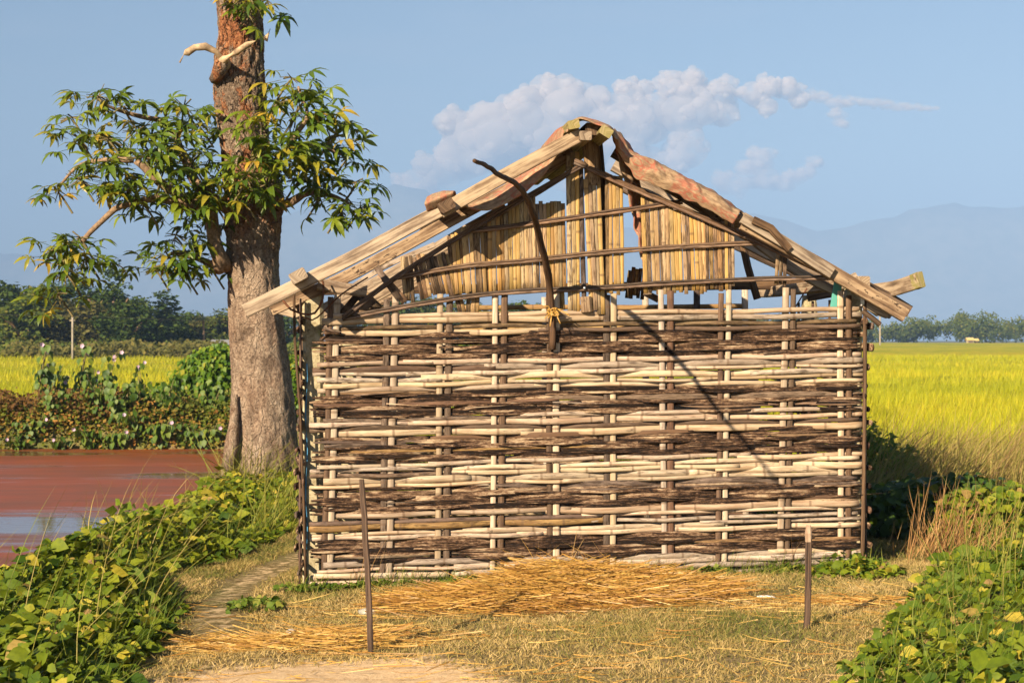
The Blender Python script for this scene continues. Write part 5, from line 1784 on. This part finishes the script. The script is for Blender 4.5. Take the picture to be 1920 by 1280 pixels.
# flowering shrubs: canes with drooping heart leaves and pale pink funnel flowers
def cane_shrub(seed, canes, hgt, spread, leaves, flowers):
    rr = random.Random(seed)
    stems, lp, la, ln_, fp = [], [], [], [], []
    for c in range(canes):
        a = rr.uniform(0, 6.28)
        h = hgt * rr.uniform(0.55, 1.0)
        r = spread * rr.uniform(0.2, 1.0)
        top = Vector((math.cos(a) * r, math.sin(a) * r * .6, h))
        mid = Vector((top.x * .35 + rr.uniform(-.08, .08), top.y * .35, h * .55))
        pts = curve_pts([Vector((rr.uniform(-.1, .1), rr.uniform(-.1, .1), -0.05)), mid, top], 0.12)
        stems.append(sweep(pts, ring(0.013, 5), scales=[(1.2 - .8 * i / len(pts),) * 2 for i in range(len(pts))], caps=False))
        k = len(pts)
        for q in range(leaves):
            f = 0.30 + 0.70 * rr.random() ** 0.7
            p = pts[min(k - 1, int(f * k))]
            b = rr.uniform(0, 6.28)
            o = Vector((math.cos(b), math.sin(b) - .2, 0)) * rr.uniform(.03, .13)
            lp.append(p + o)
            la.append(Vector((o.x * 4, o.y * 4, rr.uniform(-1.3, -.5))))
            ln_.append(Vector((o.x * 5 - .2, o.y * 5 - .5, .6)))
        if rr.random() < flowers:
            for q in range(rr.choice([1, 1, 2])):
                fp.append(top + Vector((rr.uniform(-.12, .12), rr.uniform(-.16, -.04), rr.uniform(-.12, .06))))
    return stems, lp, la, ln_, fp


SHRUBS = []
for v, (canes, hgt, spread, leaves, fl) in enumerate([(9, 1.45, .50, 15, .3), (7, 1.0, .45, 14, .25), (7, .75, .42, 12, .25), (5, 1.75, .36, 15, .35)]):
    st, lp, la, ln_, fp = cane_shrub(40 + v, canes, hgt, spread, leaves, fl)
    g = join(st)
    ms = make_mesh('stem', [tuple(q) for q in g[0]], g[1], M['stem'], g[2])
    V, Fc, T = scatter(LEAF8[0], LEAF8[1], np.array([tuple(q) for q in lp]), np.array([tuple(q) for q in la]), np.array([tuple(q) for q in ln_]), NR.uniform(.11, .19, len(lp)), NR.uniform(.05, .95, len(lp)))
    mf = make_mesh('foliage', V, Fc, M['shrub_leaf'], attrs={'tint': T})
    SHRUBS.append((ms, mf, fp))

_a = [k / 10 * 6.283 for k in range(10)]
FLOWER = make_mesh('flower', [(0, .04, 0)] + [(0.042 * (1 + .12 * math.cos(q * 5)) * math.cos(q), -.012, 0.042 * (1 + .12 * math.cos(q * 5)) * math.sin(q)) for q in _a], [(0, 1 + k, 1 + (k + 1) % 10) for k in range(10)], M['flower'], attrs={'tint': np.full(11, -1.0)})

SPOTS = [(3, 75, 35.4, 1.1, 'tall flowering shrub at the far left of the pond bank'), (0, 105, 36.0, 1.08, None), (3, 150, 36.2, 1.15, 'tallest flowering shrub on the far bank, below the utility pole'), (3, 200, 36.0, 1.05, None), (0, 180, 34.8, .85, None), (1, 235, 35.2, 1.0, None),
         (3, 265, 36.5, .95, 'slender flowering shrub standing out against the yellow field'), (1, 105, 33.5, .80, None), (2, 60, 33.2, .85, None), (2, 115, 33.0, .8, None), (1, 190, 33.6, 1.0, None), (1, 225, 33.3, .95, None),
         (2, 170, 33.0, .9, None), (2, 255, 33.1, .9, None), (1, 275, 33.8, .85, None), (2, 300, 33.0, .95, None), (1, 310, 33.6, .9, None), (2, 40, 32.9, .8, None), (2, 345, 33.1, .85, None), (0, 355, 37.0, 1.0, None), (1, 400, 33.8, .8, None), (2, 220, 32.9, .8, None), (2, 385, 33.0, .9, None)]
LOWS = sorted(q[1] for q in SPOTS if q[0] in (1, 2))
CANES = sorted(q[1] for q in SPOTS if q[0] in (0, 3) and not q[4])
for k, (v, px, Y, s, lab) in enumerate(SPOTS):
    b = fb(px, Y)
    if v in (1, 2):
        lab, grp_ = 'low pink flowered shrub at the far water edge, %s from the left' % ORD[LOWS.index(px)], 'low flowering shrubs at the water edge'
    elif lab:
        grp_ = 'flowering cane shrubs on the far bank'
    else:
        lab, grp_ = 'shorter cane shrub with pink flowers on the far bank, %s from the left' % ORD[CANES.index(px)], 'flowering cane shrubs on the far bank'
    t = empty('flowering_shrub', b, lab, 'shrub', grp_, rz=R.uniform(0, 6.28) if k > 2 else 0)
    t.scale = (s, s, s)
    link('stem', SHRUBS[v][0], t)
    link('foliage', SHRUBS[v][1], t)
    for p in SHRUBS[v][2]:
        o = link('flower', FLOWER, t, p)
        o.rotation_euler = (R.uniform(-.5, .3), 0, -t.rotation_euler.z + R.uniform(-.6, .6))


# ------------------------------------------------------------------ trees beyond the fields
def crown_mesh(seed, lobes, n, leaf, mat, shape='round'):
    rr = np.random.default_rng(seed)
    L_ = []
    if shape == 'round':
        for i in range(lobes):
            d = unit(rr.normal(0, 1, (1, 3)))[0] * rr.random() ** 0.3
            c = np.array([0, 0, 0.50]) + d * np.array([.28, .28, .36])
            L_.append((*c, *(rr.uniform(.12, .20) * np.array([1, 1, .75]))))
    elif shape == 'cone':
        for i in range(lobes):
            z = 1 - rr.random() ** 0.75 * 0.95
            r = 0.26 * (1 - z) ** 0.8 + 0.015
            a = rr.uniform(0, 6.28)
            L_.append((r * .7 * math.cos(a), r * .7 * math.sin(a), z, .03 + .5 * r, .03 + .5 * r, .03 + .05 * (1 - z)))
    else:                                           # layered crown
        for i in range(lobes):
            z = rr.uniform(0.12, 0.95)
            r = 0.32 * math.sin(math.pi * (0.18 + 0.75 * (1 - z)))
            a = rr.uniform(0, 6.28)
            L_.append((r * math.cos(a), r * math.sin(a), z, rr.uniform(.10, .17), rr.uniform(.10, .17), .075))
    S = np.array(L_)
    w = S[:, 3] * S[:, 5]; w = w / w.sum()
    idx = rr.choice(len(S), n, p=w)
    S = S[idx]
    d = unit(rr.normal(0, 1, (n, 3)))
    r = rr.random((n, 1)) ** 0.33
    pos = S[:, :3] + d * r * S[:, 3:6]
    k = pos[:, 2] > 0.03
    pos, d = pos[k], d[k]
    n = len(pos)
    axis = unit(rr.normal(0, 1, (n, 3)) * np.array([1, 1, .6]))
    nrm = d + rr.normal(0, .5, (n, 3)) + np.array([-.2, -.4, .4])
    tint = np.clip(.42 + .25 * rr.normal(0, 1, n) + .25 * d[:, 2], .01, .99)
    V, Fc, T = scatter(LEAF2[0], LEAF2[1], pos, axis, nrm, rr.uniform(.6, 1.4, n) * leaf, tint)
    return make_mesh('crown', V, Fc, M[mat], attrs={'tint': T})


def trunk_mesh(seed):
    rr = random.Random(seed)
    pts = curve_pts([Vector((0, 0, -.02)), Vector((rr.uniform(-.02, .02), 0, .3)), Vector((rr.uniform(-.03, .03), 0, .62))], .08)
    parts = [sweep(pts, ring(.022, 7), scales=[(1.3 - .9 * i / len(pts),) * 2 for i in range(len(pts))], caps=False)]
    for k in range(4):
        a = rr.uniform(0, 6.28)
        parts.append(sweep([Vector((0, 0, rr.uniform(.2, .35))), Vector((.1 * math.cos(a), .1 * math.sin(a), .45)), Vector((.22 * math.cos(a), .22 * math.sin(a), .6))], ring(.009, 5), caps=False))
    g = join(parts)
    return make_mesh('trunk', [tuple(v) for v in g[0]], g[1], M['limb'], g[2])


TRK = [trunk_mesh(k) for k in range(2)]
CRN = {'round0': crown_mesh(1, 30, 3600, .050, 'far_leaf'), 'round1': crown_mesh(2, 24, 3400, .050, 'far_leaf'), 'round2': crown_mesh(3, 30, 3400, .046, 'far_leaf_pale'), 'cone': crown_mesh(4, 90, 4200, .036, 'far_leaf_dark', 'cone'),
       'tier': crown_mesh(5, 44, 3600, .045, 'far_leaf_dark', 'tier'), 'round3': crown_mesh(6, 28, 3400, .050, 'far_leaf_dark')}


NEAR = 0.74


def far_tree(kind, px, Y, h, wid, label, group=None):
    h, wid, Y = (h * 1.08 + 0.4) * NEAR + 0.2, wid * NEAR, Y * NEAR
    x = (px - CX) / F * Y
    t = empty('far_tree', (x, Y, -0.4 + float(rise(Y))), label, 'tree', group, R.uniform(0, 6.28))
    t.scale = (wid, wid, h)
    link('crown', CRN[kind], t)
    link('trunk', TRK[int(px) % 2], t)


far_tree('cone', 213, 196, 10.0, 13.0, 'tallest cone shaped dark tree in the left tree line')
far_tree('tier', 262, 200, 6.6, 13.0, 'spreading dark tree right of the cone shaped tree')
far_tree('tier', 118, 200, 8.0, 13.0, 'dark tiered tree above the hanging leaf cluster at left')
far_tree('round2', 150, 192, 6.6, 11.0, 'olive brown tree left of the cone shaped tree')
far_tree('round2', 392, 215, 5.0, 8.0, 'tan crowned tree left of the coconut palm')
ROUND = [('round0', -50, 205, 8.0, 12), ('round3', 0, 200, 8.4, 12), ('round1', 42, 190, 7.0, 11), ('round0', 85, 195, 7.2, 11), ('round1', 172, 205, 7.6, 10), ('round3', 238, 190, 6.0, 10), ('round0', 298, 205, 5.0, 9),
         ('round1', 330, 212, 4.6, 8), ('round3', 356, 220, 5.2, 8), ('round0', 424, 215, 5.0, 9), ('round1', 460, 225, 4.8, 9), ('round3', 548, 230, 4.8, 10), ('round3', 735, 240, 7.4, 12), ('round1', 800, 245, 7.8, 12), ('round0', 870, 245, 7.0, 12), ('round3', 985, 245, 7.0, 12)]
for k, (kd, px, Y, h, w) in enumerate(sorted(ROUND, key=lambda q: q[1])):
    far_tree(kd, px, Y, h, w, 'rounded dark tree, %s from the left in the left tree line' % ORD[k], 'rounded trees of the left tree line')


def make_palm():
    Y = 152.0
    base = Vector(((381 - CX) / F * Y, Y, -0.4 + float(rise(Y))))
    t = empty('coconut_palm', base, 'lone coconut palm in the left tree line', 'palm')
    pts = curve_pts([Vector((0, 0, 0)), Vector((.06, 0, 1.6)), Vector((0.0, 0, 3.4))], .3)
    g = sweep(pts, ring(.10, 8))
    link('trunk', make_mesh('trunk', [tuple(v) for v in g[0]], g[1], M['limb'], g[2]), t)
    acc = []
    for k in range(15):
        a = k * 2.4; el = R.uniform(-.1, 1.1)
        ln = R.uniform(1.2, 1.65)
        n = 26
        f = np.linspace(.08, 1, n)
        r = ln * f * math.cos(el * .7); z = 3.4 + ln * f * math.sin(el) - 1.1 * f * f * ln * .7
        c = np.stack([r * math.cos(a), r * math.sin(a), z], -1)
        for sd_ in (-1, 1):
            ax = np.stack([np.full(n, -math.sin(a) * sd_), np.full(n, math.cos(a) * sd_), np.full(n, -.7)], -1)
            acc.append(scatter([(-.07, 0, 0), (.07, 0, 0), (0, 1, 0)], [(0, 1, 2)], c, ax, np.tile([0, -.3, 1.], (n, 1)), .34 * (1 - .5 * f), NR.uniform(0, 1, n)))
    V, Fc, T = merge(acc)
    link('fronds', make_mesh('fronds', V, Fc, M['palm_leaf'], attrs={'tint': T}), t)


make_palm()

# hedge strip at the far edge of the left field
def hedge(name, label, n, x0, x1, y0, y1, h, mat, size):
    x = NR.uniform(x0, x1, n); y = NR.uniform(y0, y1, n)
    lump = np.array([nz(a * .2, b * .2, 3.0) + .5 * nz(a * .7, b * .7, 1.0) for a, b in zip(x, y)])
    z = -.4 + rise(y) + NR.random(n) ** .6 * h * (.8 + .6 * lump)
    a = NR.uniform(0, 6.283, n)
    V, Fc, T = scatter(LEAF2[0], LEAF2[1], np.stack([x, y, z], -1), np.stack([np.cos(a), np.sin(a), NR.normal(0, .5, n)], -1), np.array([-.3, -.8, .8])[None] + NR.normal(0, .5, (n, 3)), NR.uniform(.6, 1.3, n) * size, np.clip(NR.normal(.5, .25, n), .01, .99))
    tag(link(name, make_mesh(name, V, Fc, M[mat], attrs={'tint': T})), label, 'hedge', kind='stuff')


hedge('hedge_row', 'low green hedge at the far edge of the left field', 9000, -60, -8, 130, 138, 1.55, 'hedge_leaf', .36)
hedge('scrub_row', 'brown scrub in front of the left tree line by the palm', 4500, -36, -17, 118, 128, 1.6, 'far_leaf_pale', .34)

# the wood closing the right field, one mass
def far_wood():
    acc = []
    rr = np.random.default_rng(77)
    for k in range(170):
        x = -40 + 280 * k / 169 + rr.normal(0, 1.0); y = 400 + rr.uniform(-6, 26)
        h = 6.6 + 1.2 * math.sin(x * .13) + .7 * math.sin(x * .46 + 1) + rr.normal(0, .35)
        n = 560
        d = unit(rr.normal(0, 1, (n, 3)))
        lb = unit(rr.normal(0, 1, (7, 3)))
        l = lb[rr.integers(0, 7, n)]
        pos = np.array([x, y, h * .52]) + l * np.array([2.1, 2.1, h * .27]) + d * np.array([1.6, 1.6, h * .24]) * (rr.random((n, 1)) ** .35)
        pos[:, 2] = np.maximum(pos[:, 2], -.2) + .6
        a = unit(rr.normal(0, 1, (n, 3)))
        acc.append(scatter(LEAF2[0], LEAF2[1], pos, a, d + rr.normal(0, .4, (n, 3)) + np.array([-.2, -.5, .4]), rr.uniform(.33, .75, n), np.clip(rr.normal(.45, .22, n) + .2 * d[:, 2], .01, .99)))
    V, Fc, T = merge(acc)
    tag(link('distant_wood', make_mesh('distant_wood', V, Fc, M['far_leaf'], attrs={'tint': T})), 'dark wood along the far edge of the right field', 'wood', kind='stuff')


far_wood()


# ------------------------------------------------------------------ poles and houses far off
def utility_pole(label, px, ptop, Y, r):
    x = (px - CX) / F * Y
    top = EYE - (ptop - HY) / F * Y
    zb = -.4 + float(rise(Y))
    t = empty('utility_pole', (x, Y, zb), label, 'utility pole')
    g = sweep(curve_pts([Vector((0, 0, 0)), Vector((0, 0, top - zb))], 1.0), ring(r, 8), scales=None)
    link('shaft', make_mesh('shaft', [tuple(v) for v in g[0]], g[1], M['post_grey'], g[2]), t)
    g = sweep([Vector((-.2, 0, top - zb - .25)), Vector((.2, 0, top - zb - .25))], rect(.07, .06))
    link('crossarm', make_mesh('crossarm', [tuple(v) for v in g[0]], g[1], M['post_grey'], g[2]), t)
    return Vector((x, Y, top))


w0 = utility_pole('pale utility pole in front of the left trees', 136, 594, 118, .075)
utility_pole('pale utility pole at the right field beside the roof ends', 1650, 588, 250, .12)
g = join([sweep([w0 + Vector((-25, 3, .6 + dz)), w0 + Vector((-11, 1.2, .06 + dz)), w0 + Vector((0, 0, -.06 + dz)), w0 + Vector((10, 4, -.45 + dz)), w0 + Vector((23, 9, .06 + dz))], ring(.010, 4), caps=False) for dz in (0.15,)])
tag(link('power_line', make_mesh('power_line', [tuple(v) for v in g[0]], g[1], M['wire'], g[2])), 'thin power line running across the left trees', 'power line')


def house(label, px, Y, w, h, d, wall, roof, gap=0.0):
    x = (px - CX) / F * Y
    t = empty('far_house', (x, Y, -.4 + float(rise(Y))), label, 'house')
    hw, hd = w / 2, d / 2
    wl = [(-hw, -hd, 0), (hw, -hd, 0), (hw, hd, 0), (-hw, hd, 0), (-hw, -hd, h), (hw, -hd, h), (hw, hd, h), (-hw, hd, h), (-hw, 0, h * 1.35), (hw, 0, h * 1.35)]
    link('wall', make_mesh('wall', wl, [(0, 1, 5, 4), (1, 2, 6, 9, 5), (2, 3, 7, 6), (3, 0, 4, 8, 7)], M[wall], smooth=False), t)
    e = .3
    rf = [(-hw - e, -hd - e, h * .96), (hw + e, -hd - e, h * .96), (hw + e, 0, h * 1.42), (-hw - e, 0, h * 1.42), (-hw - e, hd + e, h * .96), (hw + e, hd + e, h * .96)]
    o = link('roof', make_mesh('roof', rf, [(0, 1, 2, 3), (3, 2, 5, 4)], M[roof], smooth=False), t)
    md = o.modifiers.new('thickness', 'SOLIDIFY'); md.thickness = .12
    link('door', make_mesh('door', [(-.5, -hd - .03, 0), (.5, -hd - .03, 0), (.5, -hd - .03, h * .75), (-.5, -hd - .03, h * .75), (-.5, -hd + .05, 0), (.5, -hd + .05, 0), (.5, -hd + .05, h * .75), (-.5, -hd + .05, h * .75)],
                           [(0, 1, 2, 3), (1, 5, 6, 2), (4, 0, 3, 7), (3, 2, 6, 7)], M['wood_dark'], smooth=False), t)


house('small cream house wall at the foot of the right wood', 1818, 388, 1.1, 1.2, 1.6, 'house_wall', 'house_yellow')
house('smaller cream shed right of the cream house', 1829, 390, .7, 1.05, 1.1, 'house_wall', 'house_yellow')
house('small yellow hut with tin roof behind the tree trunk', 424, 128, 1.6, 1.2, 2.2, 'house_yellow', 'house_roof')


# ------------------------------------------------------------------ haze in the air
def make_haze():
    x0, x1, y0, y1, z0, z1 = -13500, 13500, -60, 10500, -4.2, 880
    V = [(x0, y0, z0), (x1, y0, z0), (x1, y1, z0), (x0, y1, z0), (x0, y0, z1), (x1, y0, z1), (x1, y1, z1), (x0, y1, z1)]
    Fc = [(0, 3, 2, 1), (4, 5, 6, 7), (0, 1, 5, 4), (1, 2, 6, 5), (2, 3, 7, 6), (3, 0, 4, 7)]
    m, t = new_mat('haze')
    v = t.n('ShaderNodeVolumePrincipled')
    v.inputs['Color'].default_value = (0.35, 0.57, 1.0, 1)
    v.inputs['Density'].default_value = 0.00025
    v.inputs['Anisotropy'].default_value = -0.25
    t.out(None, v.outputs[0])
    tag(link('haze', make_mesh('haze', V, Fc, m, smooth=False)), kind='stuff')


make_haze()


# ------------------------------------------------------------------ the cumulus bank beyond the hills
def make_cloud(name, label, puffs, seed, opac=0.36, wide=1.08, Yc=17000.0):
    rr = np.random.default_rng(seed)
    t = (1 + 5 ** .5) / 2
    bm = __import__('bmesh').new()
    __import__('bmesh').ops.create_icosphere(bm, subdivisions=3, radius=1.0)
    tv = np.array([tuple(v.co) for v in bm.verts]); tf = np.array([[v.index for v in f.verts] for f in bm.faces])
    bm.free()
    C = []
    for px, py, r in puffs:
        C.append((px, py, 0.0, r * 0.72))
        for k in range(9):                                            # smaller heads budding from the upper side of each heap
            d = unit(rr.normal(0, 1, (1, 3)))[0]
            d[2] = d[2] * 0.8 + 0.15
            q = r * rr.uniform(0.26, 0.52)
            C.append((px + d[0] * r * 0.72, py - d[2] * r * 0.66, d[1] * r * 0.6, q))
            for m in range(4):
                e = unit(rr.normal(0, 1, (1, 3)))[0]
                C.append((px + d[0] * r * 0.72 + e[0] * q * .9, py - d[2] * r * 0.66 - e[2] * q * .9, d[1] * r * .6 + e[1] * q * .9, q * rr.uniform(0.28, 0.5)))
    V, Fc, o = [], [], 0
    for px, py, dep, r in C:
        R_ = r / F * Yc
        c = np.array([(px - CX) / F * Yc, Yc + dep / F * Yc, EYE + (HY - py) / F * Yc])
        ph = rr.uniform(0, 50)
        k = 1 + 0.16 * np.array([nz(v[0] * 2.1 + ph, v[1] * 2.1, v[2] * 2.1) + .5 * nz(v[0] * 5 + ph, v[1] * 5, v[2] * 5) for v in tv]) if r > 14 else np.ones(len(tv))
        V.append(c + tv * (R_ * k)[:, None] * np.array([wide, 1, 0.92 if wide < 1.5 else 0.62])); Fc.append(tf + o); o += len(tv)
    m, t_ = new_mat('cumulus')
    d = t_.n('ShaderNodeBsdfDiffuse'); d.inputs[0].default_value = (1.0, 0.88, 0.78, 1)
    tl_ = t_.n('ShaderNodeBsdfTranslucent'); tl_.inputs[0].default_value = (1.0, 0.90, 0.82, 1)
    mx = t_.n('ShaderNodeMixShader'); mx.inputs[0].default_value = 0.45
    t_.put(mx.inputs[1], d.outputs[0]); t_.put(mx.inputs[2], tl_.outputs[0])
    tr = t_.n('ShaderNodeBsdfTransparent')
    m2 = t_.n('ShaderNodeMixShader'); m2.inputs[0].default_value = opac
    t_.put(m2.inputs[1], tr.outputs[0]); t_.put(m2.inputs[2], mx.outputs[0])
    t_.out(m2.outputs[0])
    tag(link(name, make_mesh(name, np.concatenate(V), np.concatenate(Fc), m)), label, 'cloud', kind='stuff')


make_cloud('cumulus_cloud', 'broad cream cumulus bank behind the roof ridge', [(860, 240, 48), (905, 220, 42), (870, 290, 70), (940, 265, 75), (985, 205, 55), (1045, 180, 48), (1030, 245, 85), (1110, 200, 50), (1120, 250, 75),
           (1180, 180, 40), (1200, 225, 62), (1260, 165, 34), (1300, 165, 36), (1280, 215, 58), (1290, 285, 46), (1270, 305, 34), (1350, 175, 36), (1360, 215, 34), (1410, 175, 32), (1440, 165, 30), (1480, 170, 28), (1440, 200, 26), (1500, 190, 22), (830, 320, 50), (780, 345, 42), (1080, 310, 60), (1180, 300, 55)], 5)
make_cloud('cumulus_cloud', 'small cream cumulus heap right of the roof slope', [(1425, 300, 30), (1405, 330, 36), (1440, 335, 30), (1370, 345, 32), (1470, 345, 24), (1495, 335, 20), (1530, 302, 17), (1515, 320, 18)], 6, 0.26)
make_cloud('cumulus_cloud', 'faint streak of cloud at the right end of the bank', [(1520, 180, 16), (1545, 184, 15), (1568, 196, 17), (1572, 216, 17), (1578, 234, 14), (1595, 190, 14), (1618, 192, 13), (1640, 195, 13), (1662, 198, 13), (1684, 200, 13), (1704, 202, 12), (1724, 203, 11), (1742, 204, 9), (1756, 204, 6)], 8, 0.16, 1.7)
